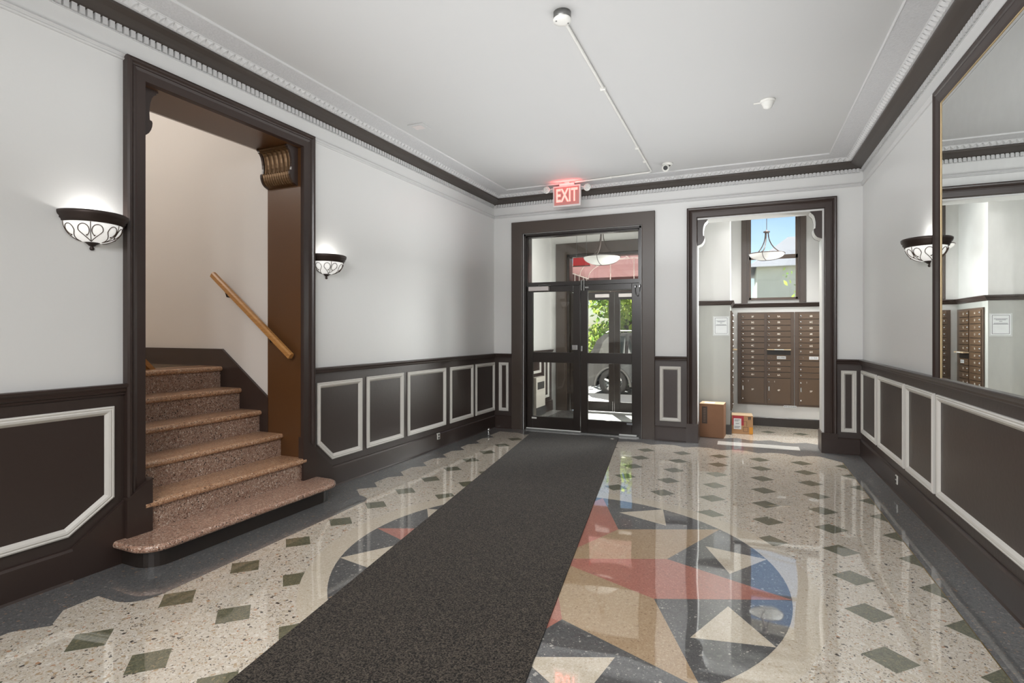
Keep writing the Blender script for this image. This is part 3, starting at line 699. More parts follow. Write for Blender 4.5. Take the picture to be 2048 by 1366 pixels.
# parcels
b1 = thing('parcel', 'tall plain brown cardboard box with dark tape strip beside the arch plinth', 'box', (-.37,7.9,0), 'delivery boxes')
def rotbox(root, cx, cy, ang, w, dep, h, matf, matt, name='carton'):
    ca, sa = math.cos(ang), math.sin(ang)
    fr = lambda u, d, z: (cx+ca*u-sa*d, cy+sa*u+ca*d, z)
    m = MB(); m.bbox((-w/2,0,.001),(w/2,dep,h),.004,0,fr); o = m.build(name, M[matf], root)
    m = MB(); m.box((-w/2+.002,.002,h),(w/2-.002,dep-.002,h+.0015),0,fr); m.build('top_flaps', M[matt], root)
    return fr
fr1 = rotbox(b1, -.376, 7.725, math.radians(-4), .31, .285, .452, 'card', 'cardlight')
MB().box((-.121,-.0015,.185),(-.052,.0,.415),0,fr1).build('tape_strip', M['tape'], b1)
m = MB()
for k in range(9): m.box((-.103,-.0022,.205+k*.022),(-.072,-.0014,.216+k*.022),0,fr1)
m.build('worn_print', M['tapelight'], b1)
MB().box((-.10,.06,.4535),(.03,.2,.4545),0,fr1).build('shipping_label', M['paper'], b1)
b2 = thing('parcel', 'small tan cardboard box with red label and white shipping label', 'box', (0,8.3,0), 'delivery boxes')
fr2 = rotbox(b2, .006, 8.165, math.radians(2), .275, .27, .258, 'cardyellow', 'cardlight')
MB().box((-.128,-.001,.12),(.02,0,.252),0,fr2).build('red_label', M['redlabel'], b2)
MB().box((-.110,-.002,.065),(-.012,-.001,.215),0,fr2).build('shipping_label', M['paper'], b2)
m = MB()
for a, b, z in ((-.10,-.03,.195),(-.10,-.05,.18),(-.085,-.04,.145),(-.10,-.025,.10),(-.10,-.04,.085)): m.box((a,-.0028,z-.004),(b,-.002,z+.004),0,fr2)
m.build('label_print', M['inkgrey'], b2)
m = MB(); m.box((.078,-.0015,.20),(.088,0,.235),0,fr2); m.box((.096,-.0015,.20),(.106,0,.235),0,fr2); m.box((.072,-.0015,.228),(.112,0,.240),0,fr2); m.build('arrow_mark', M['ink'], b2)
m = MB().sweep([(.012,.035),(.075,.035),(.075,.10),(.012,.10)], [(0,-.0),(0,.0015),(.004,.0015),(.004,0)], lambda u, v, h: fr2(u, -h, v), True, 1)
m.box((.0,-.0015,.175),(.06,0,.179),0,fr2); m.box((.056,-.0015,.11),(.06,0,.179),0,fr2); m.build('printed_lines', M['tape'], b2)
MB().box((.09,-.0012,.004),(.136,0,.10),0,fr2).build('orange_print', M['orangeprint'], b2)

# ------------------------------------------------------------------ mirror
mr = thing('wall_mirror', 'large brown framed mirror with gold inner bead on the right wall', 'mirror', RW(3,0,1.1))
path = [(4.702,1.100),(4.702,3.12),(.9,3.12),(.9,1.100)]
MB().sweep(path, [(0,0),(0,.028),(.012,.042),(.03,.046),(.042,.040),(.05,.034),(.062,.038),(.10,.030),(.115,.024)], lambda u, v, h: RW(u, h, v), False, 1).build('frame', M['brown'], mr)
MB().sweep(path, [(.118,.024),(.119,.0255),(.123,.0255),(.125,.0215)], lambda u, v, h: RW(u, h, v), False, 1).build('gold_bead', M['gold'], mr)
MB().box((1.0,.012,1.100),(4.585,.0205,3.01),0,RW).build('mirror_glass', M['mirror'], mr)

# ------------------------------------------------------------------ sconces (axis on the wall plane, local +x out from the wall)
def make_sconce(loc, rot, label):
    t = thing('wall_sconce', label, 'wall light', (0,0,0), 'bowl wall sconces')
    hp = [(.150,.148),(.156,.150),(.158,.160),(.166,.166),(.166,.176),(.174,.184),(.178,.196),(.178,.208),(.172,.212),(.160,.212),(.150,.150)]
    MB().lathe(hp, (0,0,0), -PI/2, PI/2, 40).build('rim', M['bronze'], t)
    prof = []
    for k in range(15):
        a = k/14; prof.append((.148*math.sin(a*PI/2)**.86 if a > 0 else .0, .045+.106*(1-math.cos(a*PI/2)**1.0)))
    prof = [(.03+.118*math.sin(PI/2*k/14), .150-.106*math.cos(PI/2*k/14)) for k in range(15)]
    MB().lathe(prof, (0,0,0), -PI/2, PI/2, 40).build('glass_bowl', M['sconceglass'], t)
    MB().lathe([(.052,.058),(.050,.050),(.036,.042),(.022,.032),(.016,.026),(.008,.024),(.010,.018),(.0135,.010),(.010,.002),(.0,-.001)], (0,0,0), -PI/2, PI/2, 24).build('finial', M['bronze'], t)
    def on(th, q, off=.003):       # q 0 bottom..1 top of the bowl
        k = q*PI/2; r = .03+.118*math.sin(k)+off; z = .150-.106*math.cos(k)
        return (r*math.cos(th), r*math.sin(th), z)
    m = MB()
    for c0, sides in ((-88,(1,)), (-30,(-1,1)), (30,(-1,1)), (88,(-1,))):
        m.tube([on(math.radians(c0), .12+.86*k/10) for k in range(11)], .0022, 6)
        for sg in sides:
            pts = []
            for k in range(8): pts.append((sg*(2+20*(k/7)**1.2), .14+.46*k/7))
            for k in range(1, 19):
                a = -.3+ (PI*1.45)*k/18
                pts.append((sg*(13.5+11*math.cos(a)), .68+.22*math.sin(a)))
            m.tube([on(math.radians(c0+u), min(.97, q)) for u, q in pts], .0024, 6)
            u, q = pts[-1]; p = on(math.radians(c0+u), q, .005)
            m.lathe([(0,.005),(.004,.003),(.005,0),(.004,-.003),(0,-.005)], p, n=8)
    m.build('scroll_wire', M['iron'], t)
    MB().box((-.0,-.05,.05),(.006,.05,.14)).build('back_plate', M['bronze'], t)
    t.location = loc; t.rotation_euler = (0,0,rot)
    return t
SP = [(LW(5.358,0,1.902), LANG, 'white glass bowl wall sconce left of the staircase opening'),
      (LW(3.452,0,1.902), LANG, 'white glass bowl wall sconce just right of the staircase opening'),
      (RW(4.905,0,1.902), PI, 'white glass bowl wall sconce beside the big mirror')]
s0 = make_sconce(*SP[0]); dup(s0, *SP[1]); dup(s0, *SP[2])

# ------------------------------------------------------------------ ceiling items
ex = thing('exit_sign', 'white exit sign with lit red letters and two lamp heads hanging from ceiling', 'exit sign', (-2.15,6.94,3.05))
EF = lambda x, d, z: (x, 6.90-d, z)
m = MB(); m.bbox((-2.338,-.05,3.092),(-1.955,.0,3.372),.008,0,EF); m.build('housing', M['exithouse'], ex)
m = MB(); m.box((-2.318,0,3.115),(-1.975,.003,3.352),0,EF); m.build('face', M['exitface'], ex)
q = MB(); text_into(q, 'EXIT', .245, lambda u, h, v: EF(-2.146+u, .0035+h, 3.234+v), sx=.60, bold=.006); q.build('lettering', M['letterred'], ex)
m = MB(); m.bbox((-2.25,-.045,3.372),(-2.045,-.005,3.405),.005,0,EF); m.bbox((-2.18,-.04,3.405),(-2.11,-.01,3.4195),.003,0,EF); m.build('canopy', M['exithouse'], ex)
for x, z in ((-2.428,3.337),(-1.865,3.318)):
    h = MB(); h.lathe([(.0,.02),(.03,.022),(.044,.018),(.048,.008),(.046,-.01),(.02,-.03),(0,-.032)], (x,0,z), n=24, axis='y', fr=EF); o = h.build('lamp_head', M['lampcluster'], ex)
    h = MB()
    for r, k in ((.0,1),(.018,6),(.034,11)):
        for i in range(k):
            a = 2*PI*i/k; h.lathe([(0,.004),(.0045,.002),(.005,0)], (x+r*math.cos(a),.021 if r < .03 else .020,z+r*math.sin(a)), n=6, axis='y', fr=EF)
    h.build('led_dots', M['grille'], o)
    MB().tube([EF(x,-.02,z+.0),EF(x*.5-2.146*.5,-.03,3.362)], .008).build('lamp_arm', M['exithouse'], ex)
rb = MB(); rb.lathe([(0,0),(.055,0),(.055,-.035),(.052,-.042)], (-1.035,3.235,ZC), n=32)
rt = thing('junction_box', 'round metal ceiling junction box at the near end of the conduit', 'junction box', (-1.035,3.235,ZC-.06))
rb.build('collar', M['steel'], rt)
MB().lathe([(.054,-.040),(.058,-.046),(.056,-.056),(.03,-.060),(0,-.060)], (-1.035,3.235,ZC), n=32).build('cover', M['whiteplastic'], rt)
for a in (40, 220): MB().lathe([(.005,-.059),(.005,-.062),(0,-.063)], (-1.035+.04*math.cos(math.radians(a)),3.235+.04*math.sin(math.radians(a)),ZC), n=8).build('screw', M['steel'], rt)
cd = thing('conduit', 'long thin white electrical conduit running along the ceiling to the exit sign', 'conduit', (-1.04,5,ZC-.02))
cz = ZC-.0125
MB().tube([(-1.040,3.29,cz-.005),(-1.042,3.36,cz),(-1.030,6.74,cz),(-1.030,6.80,cz),(-1.045,6.835,cz),(-1.08,6.85,cz),(-2.0,6.912,cz),(-2.035,6.915,cz)], .011, 10).build('pipe', M['whiteplastic'], cd)
for x, y in ((-1.036,4.35),(-1.032,5.9),(-1.031,6.4)): MB().bbox((x-.03,y-.008,ZC-.026),(x+.014,y+.008,ZC-.0005),.003).build('clip', M['whiteplastic'], cd)
MB().bbox((-1.56,6.872,ZC-.026),(-1.54,6.91,ZC-.0005),.003).build('clip', M['whiteplastic'], cd)
cm = thing('security_camera', 'small white turret security camera with black lens on ceiling', 'camera', (-.83,6.60,ZC-.1))
MB().lathe([(0,0),(.062,0),(.062,-.012),(.05,-.022),(.035,-.026)], (-.81,6.62,ZC), n=28).build('base', M['whiteplastic'], cm)
def ball(m, c_, r, n=20, sq=1): m.lathe([(r*math.sin(PI*k/12), r*math.cos(PI*k/12)*sq) for k in range(13)], c_, n=n)
m = MB(); ball(m, (-.83,6.60,ZC-.058), .045); m.build('turret', M['whiteplastic'], cm)
dirv = Vector((.83-.35,-6.60,-1.6)).normalized()
m = MB(); cc = Vector((-.83,6.60,ZC-.058)); m.tube([cc+dirv*.034, cc+dirv*.047], .026, 20); m.build('lens', M['lens'], cm)
sm = thing('smoke_detector', 'round white smoke detector on ceiling near the mail room side', 'smoke detector', (.205,5.15,ZC-.07))
MB().lathe([(0,0),(.062,0),(.062,-.010),(.056,-.016),(.05,-.018)], (.205,5.15,ZC), n=32).build('base', M['whiteplastic'], sm)
MB().lathe([(.05,-.018),(.052,-.03),(.046,-.036),(.046,-.042),(.040,-.046),(.036,-.062),(.02,-.072),(0,-.074)], (.205,5.15,ZC), n=32).build('dome', M['whiteplastic'], sm)
MB().bbox((.095,5.168,ZC-.008),(.15,5.19,ZC-.0005),.003).build('side_tab', M['whiteplastic'], sm)
ap = thing('access_plate', 'square white access plate on ceiling above the left wall', 'plate', (-2.89,4.485,ZC-.01))
MB().bbox((-2.975,4.405,ZC-.008),(-2.805,4.565,ZC-.0002),.003).build('plate', M['ceil'], ap)
MB().bbox((-2.945,4.44,ZC-.0105),(-2.845,4.53,ZC-.008),.002).build('inner_patch', M['exithouse'], ap)
# ceiling fixtures added unseen behind the camera to fill the room with light
def flush(x, y, label):
    t = thing('added_fill_fixture', label, 'added fill light', (x,y,ZC-.12), 'added fill lights behind the camera')
    MB().lathe([(0,0),(.22,0),(.22,-.025),(.20,-.03)], (x,y,ZC), n=32).build('rim', M['bronze'], t)
    MB().lathe([(.20*math.cos(PI/2*k/8), -.03-.085*math.sin(PI/2*k/8)) for k in range(9)], (x,y,ZC), n=32).build('glass_bowl', M['sconceglass'], t)

# ------------------------------------------------------------------ small wall items
def outlet(fr, a, z, label, w=.06, h=.075, d0=.034):
    t = thing('electrical_outlet', label, 'outlet', fr(a, d0, z-h/2))
    MB().bbox((a-w/2,d0-.012,z-h/2),(a+w/2,d0+.006,z+h/2),.003,0,fr).build('plate', M['panelwhite'], t)
    m = MB()
    for q in (-.018, .018): m.bbox((a-.014,d0+.006,z+q-.012),(a+.014,d0+.010,z+q+.012),.002,0,fr)
    m.build('socket', M['grille'], t)
outlet(LW, 1.603, .147, 'small electrical outlet in the left baseboard under the middle panels'); outlet(RW, 5.68, .125, 'small electrical outlet in the right baseboard')
ds = thing('door_stop', 'little chrome doorstop on the floor near the left far corner', 'doorstop', (-3.235,6.77,0))
MB().lathe([(.022,.001),(.022,.006),(.008,.012),(.007,.05)], (-3.235,6.77,0), n=16).build('stem', M['chrome'], ds)
m = MB(); ball(m, (-3.235,6.77,.066), .022, 16); m.build('bumper', M['chrome'], ds)
# carpet runner
cp = MB(); cA, cB = (-1.905,1.56), (-2.72,7.10); cC, cD = (-1.50,7.12), (-.655,.93)
dl = lambda p, q, y: p[0]+(q[0]-p[0])*(y-p[1])/(q[1]-p[1])
y0 = -2.5; pts = [(dl(cA,cB,y0),y0),(dl(cD,cC,y0),y0),(dl(cD,cC,7.10),7.10),(dl(cA,cB,7.14),7.14)]
n = 4
for (pa, pb, z0, z1) in ((0,0,.0021,.010),):
    vs = [(x,y,.0021) for x, y in pts]+[(x,y,.010) for x, y in pts]
    cp.add(vs, [(0,3,2,1),(4,5,6,7)]+[(i,(i+1)%4,4+(i+1)%4,4+i) for i in range(4)])
cp = cp.build('carpet_runner', M['carpet'], None, (-1.7,3,0)); tag(cp, 'long charcoal carpet runner on the terrazzo floor leading to the doors', 'carpet')

# ------------------------------------------------------------------ vestibule
VX0, VX1, VY = -3.22, -.95, 9.40
vl = struct(MB().box((VX0-.2,7.57,0),(VX0,9.65,ZT)).build('wall_vestibule_left', M['white']))
struct(MB().box((VX1-.004,7.57,0),(VX1,9.4,ZT)).build('wall_vestibule_right', M['white']))
m = MB(); m.box((VX0-.2,VY,0),(-2.92,VY+.25,ZT)); m.box((-1.24,VY,0),(VX1,VY+.25,ZT)); m.box((-2.92,VY,2.82),(-1.24,VY+.25,ZT)); struct(m.build('wall_vestibule_far', M['white']))
struct(MB().box((VX0-.2,7.55,3.42),(VX1,9.65,3.7)).build('ceiling_vestibule', M['white']))
VL = lambda y, d, z: (VX0+d, y, z)
MB().box((7.57,0,0),(9.4,.012,1.06),0,VL).build('wainscot', M['brown'], vl)
molding('panel_frame', vl, R4(7.70,8.25), VL, .045); molding('panel_frame', vl, R4(8.33,8.80,.72), VL, .045); molding('panel_frame', vl, R4(8.98,9.22), VL, .045)
rail('trim_17', VL, [(7.57,9.4)], CR, 'brown'); rail('trim_18', VL, [(7.57,9.4)], BP, 'brown')
ht = thing('wall_heater', 'cream wall heater with dark grille low in the vestibule', 'heater', VL(8.6,.05,0))
MB().bbox((8.36,.012,.02),(8.80,.10,.665),.008,0,VL).build('cabinet', M['heater'], ht)
MB().box((8.42,.10,.46),(8.74,.104,.58),0,VL).build('grille', M['grille'], ht); MB().box((8.36,.10,.02),(8.80,.105,.16),0,VL).build('kick_plate', M['grille'], ht)
VF = lambda x, d, z: (x, VY-d, z)
d2 = sroot('door_2', (-2.07, VY, 0))
MB().sweep([(-3.12,0),(-3.12,3.02),(-1.0,3.02),(-1.0,0)], [(0,0),(0,.03),(.01,.034),(.20,.034),(.205,.0)], lambda u, v, h: VF(u, h, v), False, -1).build('casing', M['olive'], d2)
m = MB()
m.box((-2.92,-.2,0),(-2.87,0,2.82),0,VF); m.box((-1.29,-.2,0),(-1.24,0,2.82),0,VF); m.box((-2.92,-.2,2.77),(-1.24,0,2.82),0,VF); m.box((-2.87,-.11,2.14),(-1.29,-.04,2.20),0,VF)
m.build('door_frame', M['doorblack'], d2)
MB().box((-2.87,-.078,2.20),(-1.29,-.072,2.77),0,VF).build('transom_glass', M['glass'], d2)
l2 = leaf(d2, -2.865, -2.067, VF, -2.715, -2.165, -.10, -.05, .012, 2.13, ((.185,1.99),)); r2 = leaf(d2, -2.061, -1.295, VF, -1.965, -1.415, -.10, -.05, .012, 2.13, ((.185,1.99),))
MB().bbox((-2.40,-.05,2.03),(-2.15,0,2.09),.005,0,VF).build('door_closer', M['exithouse'], l2)
MB().bbox((-1.98,-.05,2.03),(-1.75,0,2.09),.005,0,VF).build('door_closer', M['exithouse'], r2)
MB().lathe([(0,.05),(.024,.045),(.03,.03),(.02,.018),(.014,0)], (-2.68,-.05,1.88), n=16, axis='y', fr=VF).build('viewer_boss', M['chrome'], l2)
MB().tube([VF(-2.09,-.03,.20),VF(-2.09,-.03,.03)], .006).build('foot_bolt', M['chrome'], l2)
rs = thing('red_sign', 'small dark red rectangular sign hanging above the outer doors', 'sign', (-2.63,9.34,2.595))
MB().bbox((-2.785,9.335,2.595),(-2.475,9.365,2.745),.004).build('panel', M['redsign'], rs)
MB().box((-2.787,9.333,2.588),(-2.473,9.366,2.604)).build('bottom_rail', M['olive'], rs)
for x in (-2.72,-2.54): MB().tube([(x,9.35,2.745),(x,9.35,3.42)], .004, 6).build('hanger', M['steel'], rs)
# pendants
def pendant(loc, label, R, zr, zb, zh, ztop, curve, glassm, n=40):
    x, y = loc; t = thing('bowl_pendant', label, 'pendant light', (x,y,zb))
    MB().lathe([(R*math.sin(PI/2*k/12), zr-(zr-zb)*math.cos(PI/2*k/12)) for k in range(13)], (x,y,0), n=n).build('glass_bowl', glassm, t)
    MB().lathe([(R+.004,zr-.006),(R+.008,zr),(R+.004,zr+.006),(R-.003,zr),(R+.004,zr-.006)], (x,y,0), n=n).build('rim_ring', M['bronze'], t)
    for k in range(3):
        a = 2*PI*k/3+curve; pts = []
        for i in range(12):
            q = i/11; r = .022+(R-.018)*(q**2.2); pts.append((x+r*math.cos(a), y+r*math.sin(a), zh+(zr-zh)*(1-(1-q)**1.25)))
        pts.append((x+(R+.02)*math.cos(a), y+(R+.02)*math.sin(a), zr+.008))
        MB().tube(pts, .007, 8).build('arm', M['bronze'], t)
        MB().tube([(x+(R*math.sin(PI/2*i/8)+.003)*math.cos(a), y+(R*math.sin(PI/2*i/8)+.003)*math.sin(a), zr-(zr-zb+.003)*math.cos(PI/2*i/8)) for i in range(9)], .004, 6).build('rib', M['bronze'], t)
    MB().lathe([(0,zh+.05),(.008,zh+.035),(.012,zh+.02),(.042,zh+.012),(.044,zh),(.02,zh-.012),(0,zh-.014)], (x,y,0), n=20).build('hub', M['bronze'], t)
    MB().tube([(x,y,zh+.03),(x,y,ztop-.03)], .004, 6).build('stem', M['bronze'], t)
    MB().lathe([(0,ztop),(.06,ztop),(.055,ztop-.02),(.01,ztop-.035)], (x,y,0), n=24).build('canopy', M['bronze'], t)
    return t
pendant((-2.03,8.38), 'white glass bowl pendant with bronze arms hanging in the vestibule', .285, 2.60, 2.475, 2.99, 3.42, .5, M['bowlglass'])
pendant((.320,8.35), 'white glass bowl pendant with curved dark arms in the mail room', .226, 2.515, 2.425, 2.815, 3.5, .25, M['bowlglass'])

# ------------------------------------------------------------------ outside
struct(MB().box((-14,9.62,-.3),(12,12.45,-.02)).build('sidewalk', M['sidewalk']))
struct(MB().box((-30,12.45,-.5),(30,40,-.1)).build('road', M['road']))
m = MB(); m.box((-14,9.3,-.2),(-3.42,9.65,6)); m.box((VX1,9.32,-.2),(WX0,9.65,6)); m.box((WX1,9.32,-.2),(12,9.65,6)); m.box((WX0,9.32,-.2),(WX1,9.65,WZ0)); m.box((WX0,9.32,WZ1),(WX1,9.65,6)); m.box((-3.42,9.65,3.05),(VX1,9.7,6))
struct(m.build('wall_facade', M['stone']))
aw = thing('awning', 'red barrel-vaulted entrance awning with white ribs outside the doors', 'awning', (-2.087,10.3,2.5))
AXC, AHW, AZ0, AR, AY0, AY1 = -2.087, .87, 2.545, .385, 9.72, 11.0
arc = lambda t: (AXC-AHW*math.cos(PI*t), AZ0+AR*math.sin(PI*t)**.9)
m = MB(); na = 24; ny = 4
vs = [(arc(i/na)[0], AY0+(AY1-AY0)*j/ny, arc(i/na)[1]) for j in range(ny+1) for i in range(na+1)]
m.add(vs, [(j*(na+1)+i, j*(na+1)+i+1, (j+1)*(na+1)+i+1, (j+1)*(na+1)+i) for j in range(ny) for i in range(na)], 0, True); m.build('vault_canvas', M['awning'], aw)
m = MB(); m.add([(arc(i/na)[0], AY1+.01, arc(i/na)[1]) for i in range(na+1)], [list(range(na+1))]); m.box((AXC-AHW,AY1+.004,AZ0-.30),(AXC+AHW,AY1+.012,AZ0)); m.build('front_panel', M['awning'], aw)
for sx in (-1, 1):
    m = MB(); m.box((AXC+sx*AHW-.004,AY0,AZ0-.30),(AXC+sx*AHW+.004,AY1,AZ0)); m.build('side_valance', M['awning'], aw)
for y in (AY0+.02, (AY0+AY1)/2, AY1): MB().tube([(arc(i/na)[0]*.995+AXC*.005, y, arc(i/na)[1]-.014) for i in range(na+1)], .013, 8).build('hoop', M['awnframe'], aw)
for t in (0, .27, .5, .73, 1): MB().tube([(arc(t)[0]*.99+AXC*.01, AY0, arc(t)[1]-.016), (arc(t)[0]*.99+AXC*.01, AY1, arc(t)[1]-.016)], .012, 8).build('purlin', M['awnframe'], aw)
for x in (-2.48,-2.0,-1.55): MB().tube([(x,AY1-.012,AZ0-.30),(x,AY1-.012,AZ0+AR*math.sin(math.acos(min(1,abs(x-AXC)/AHW)))**.9-.02)], .011, 8).build('front_bar', M['awnframe'], aw)
for y in (10.0,10.3,10.6,10.85): MB().tube([(AXC-AHW+.012,y,AZ0-.30),(AXC-AHW+.012,y,AZ0)], .009, 8).build('valance_bar', M['awnframe'], aw)
# parked car, tail to the left
car = thing('parked_car', 'dark grey station car parked at the curb outside the doors', 'car', (-1.2,13.4,-.1))
cy0, cy1 = 12.62, 14.3; gz = -.1; cx0 = -3.50
body = [(0,.28),(0,.62),(.04,.86),(.10,.94),(3.0,.96),(4.15,.86),(4.35,.70),(4.38,.30),(4.2,.22)]
wheels_u = (.70, 3.45); wr_ = .335
lower = [(u, z) for u, z in body]
for wu in wheels_u[::-1]: lower += [(wu+.40*math.cos(a), .24+.44*math.sin(a)) for a in [PI*k/10 for k in range(11)]]
lower += [(.1,.22)]
m = MB(); CF = lambda u, d, z: (cx0+u, d, gz+z)
m.prism(lower, cy0, cy1, CF); m.build('body', M['carpaint'], car)
cab = [(.12,.94),(.30,1.34),(.46,1.47),(1.2,1.52),(2.1,1.50),(3.05,.96)]
m = MB(); n = len(cab)
vs = [CF(u, cy0+.02+(.14 if z > 1 else 0), z) for u, z in cab]+[CF(u, cy1-.02-(.14 if z > 1 else 0), z) for u, z in cab]
m.add(vs, [list(range(n)), list(range(n,2*n))]+[(i,(i+1)%n,n+(i+1)%n,n+i) for i in range(n)]); m.build('cabin', M['carpaint'], car)
def side_win(pts):
    q = MB(); q.add([CF(u, cy0+.012+(z-.94)*.245, z) for u, z in pts], [list(range(len(pts)))]); q.build('side_window', M['carglass'], car)
side_win([(.36,1.0),(.46,1.30),(.56,1.40),(.98,1.43),(.98,1.0)]); side_win([(1.06,1.0),(1.06,1.43),(1.75,1.43),(1.75,1.0)]); side_win([(1.83,1.0),(1.83,1.42),(2.05,1.41),(2.72,1.0)])
q = MB(); q.add([CF(.145,cy0+.14,1.0),CF(.145,cy1-.14,1.0),CF(.285,cy1-.26,1.33),CF(.285,cy0+.26,1.33)], [(0,1,2,3)]); q.build('rear_window', M['carglass'], car)
for wu in wheels_u:
    for yy, so in ((cy0+.11,-1),(cy1-.11,1)):
        w = MB(); w.lathe([(.22,-.10),(.30,-.105),(wr_-.01,-.09),(wr_,-.06),(wr_,.06),(wr_-.01,.09),(.30,.105),(.22,.10)], CF(wu,yy,wr_), n=36, axis='y'); o = w.build('wheel', M['tire'], car)
        w = MB(); w.lathe([(.225,-.095),(.215,-.07),(.205,-.05),(.20,.05),(.225,.095)], CF(wu,yy,wr_), n=36, axis='y')
        for k in range(5):
            a = 2*PI*k/5+.3; ca, sa = math.cos(a), math.sin(a)
            P = lambda r, t_, y: (cx0+wu+ca*r-sa*t_, yy+y, gz+wr_+sa*r+ca*t_)
            w.add([P(.03,-.03,so*.08),P(.03,.03,so*.08),P(.212,.02,so*.07),P(.212,-.02,so*.07),P(.03,-.03,so*.05),P(.03,.03,so*.05),P(.212,.02,so*.05),P(.212,-.02,so*.05)], [(0,1,2,3),(4,7,6,5),(0,3,7,4),(1,5,6,2)])
        w.lathe([(.0,so*.09),(.04,so*.085),(.045,so*.06)], CF(wu,yy,wr_), n=16, axis='y'); w.build('rim', M['rim'], o)
    f = MB(); f.tube([CF(wu+.42*math.cos(a), cy0-.004, .24+.455*math.sin(a)) for a in [PI*k/14 for k in range(15)]], .028, 8); f.build('wheel_arch', M['trim'], car)
MB().bbox(CF(-.05,cy0+.02,.28), CF(.12,cy1-.02,.56), .03).build('rear_bumper', M['trim'], car)
MB().bbox(CF(1.15,cy0-.03,.20), CF(3.0,cy0+.06,.30), .02).build('side_sill', M['trim'], car)
MB().bbox(CF(-.012,cy0+.0,.66), CF(.10,cy0+.16,.86), .02).build('tail_light', M['taillight'], car)
MB().tube([CF(.5,cy0+.20,1.50),CF(.6,cy0+.20,1.545),CF(1.9,cy0+.20,1.55),CF(2.0,cy0+.20,1.50)], .014, 8).build('roof_rail', M['chrome'], car)
# trees
def tree(loc, h, R, mat, label, n=2600, seed=1, squash=.8):
    rnd = random.Random(seed); x, y = loc
    t = thing('tree', label, 'tree', (x,y,-.1), 'street trees')
    tr = MB(); tr.tube([(x,y,-.1),(x+.05,y,h*.3),(x-.05,y,h*.55),(x,y,h*.8)], [.16,.12,.09,.04], 8)
    for k in range(5):
        a = rnd.random()*6.28; tr.tube([(x,y,h*(.25+.1*k)),(x+R*.5*math.cos(a),y+R*.5*math.sin(a),h*(.4+.1*k))], [.06,.02], 6)
    tr.build('trunk', M['bark'], t)
    m = MB(); cl = [(x+rnd.uniform(-R,R)*.7, y+rnd.uniform(-R,R)*.7, rnd.uniform(.15,1)*h) for _ in range(26)]
    for k in range(n):
        cx_, cy_, cz_ = rnd.choice(cl); r = R*.42
        p = Vector((cx_+rnd.gauss(0,r*.5), cy_+rnd.gauss(0,r*.5), max(.05, cz_+rnd.gauss(0,r*.5)*squash)))
        u = Vector((rnd.gauss(0,1),rnd.gauss(0,1),rnd.gauss(0,1))).normalized(); w = u.orthogonal().normalized(); s = rnd.uniform(.06,.13)
        m.add([p-u*s, p+w*s*.55, p+u*s, p-w*s*.55], [(0,1,2,3)])
    m.build('foliage', M[mat], t, recalc=False)
tree((-8.4,19.6), 3.6, 1.9, 'leafb', 'blue-green leafy street tree behind the parked car, left one', 3400, 3)
tree((-3.3,17.0), 2.9, 1.5, 'leafa', 'yellow-green leafy bush tree right behind the parked car', 3400, 5)
tree((-3.4,24.5), 4.2, 2.1, 'leafa', 'tall yellow-green tree rising farther behind the parked car', 3400, 8)
tree((3.4,20.0), 3.4, 1.8, 'leafa', 'yellow-green tree outside the mail room window', 2200, 11)
hb = thing('house', 'pale house with a grey sloped roof beyond the mail room window', 'house', (4.4,27,0))
MB().box((.6,26,-.2),(10,31,4.3)).build('walls', M['brick'], hb)
m = MB(); m.add([(.2,25.7,4.25),(10.4,25.7,4.25),(9,28.5,5.9),(2,28.5,5.9),(.2,31.3,4.25),(10.4,31.3,4.25)], [(0,1,2,3),(4,3,2,5),(0,3,4),(1,5,2)]); m.build('roof', M['roofpale'], hb)
for x in (2.0,4.4,6.8): MB().box((x,25.95,1.2),(x+1.0,26.02,2.8)).build('window', M['carglass'], hb)
uw = MB(); uw.tube([(-6+k*1.0, 15.0+k*.03, 4.2-.001*(k-9)**2+.02*k) for k in range(19)], .012, 6); uw = uw.build('utility_wire', M['black'], None, (.5,15,4.3)); tag(uw, 'thin dark overhead wire crossing the sky outside the mail room window', 'wire')

# ------------------------------------------------------------------ lights
def lamp(name, kind, loc, power, color=(1,1,1), size=.05, rot=None, spread=None, **kw):
    l = bpy.data.lights.new(name, kind); l.energy = power; l.color = color
    if kind == 'AREA': l.shape = 'DISK'; l.size = size
    elif kind != 'SUN': l.shadow_soft_size = size
    for k, v in kw.items(): setattr(l, k, v)
    o = bpy.data.objects.new(name, l); COL.objects.link(o); o.location = loc
    if rot: o.rotation_euler = rot
    return o
for loc, rot, _ in SP:
    dx, dy = math.cos(rot)*.07, math.sin(rot)*.07
    lamp('sconce_bulb', 'POINT', (loc[0]+dx, loc[1]+dy, loc[2]+.175), 2.0, (1,.97,.93), .03)
for i, (x, y, p) in enumerate(((-1.1,.2,20),(-1.1,-2.2,150))):
    flush(x, y, ['round added fill light just behind the camera', 'round added fill light farther behind the camera'][i])
    lamp('unseen_fill', 'AREA', (x, y, ZC-.13), p, (.99,.99,1), .4)  # fill lamp added under each unseen fixture
l = lamp('ceiling_fill', 'AREA', (-1.08, 3.0, 2.25), 88, (.965,.985,1), 3.4, (PI,0,0)); l.data.shape = 'RECTANGLE'; l.data.size = 3.4; l.data.size_y = 7.6  # unseen mid-air lamp facing up, added to brighten the ceiling
l = lamp('exit_glow', 'AREA', (-2.146,6.85,3.376), 1.1, (1,.06,.05), .3, (PI-.35,0,0)); l.data.shape = 'RECTANGLE'; l.data.size = .34; l.data.size_y = .03
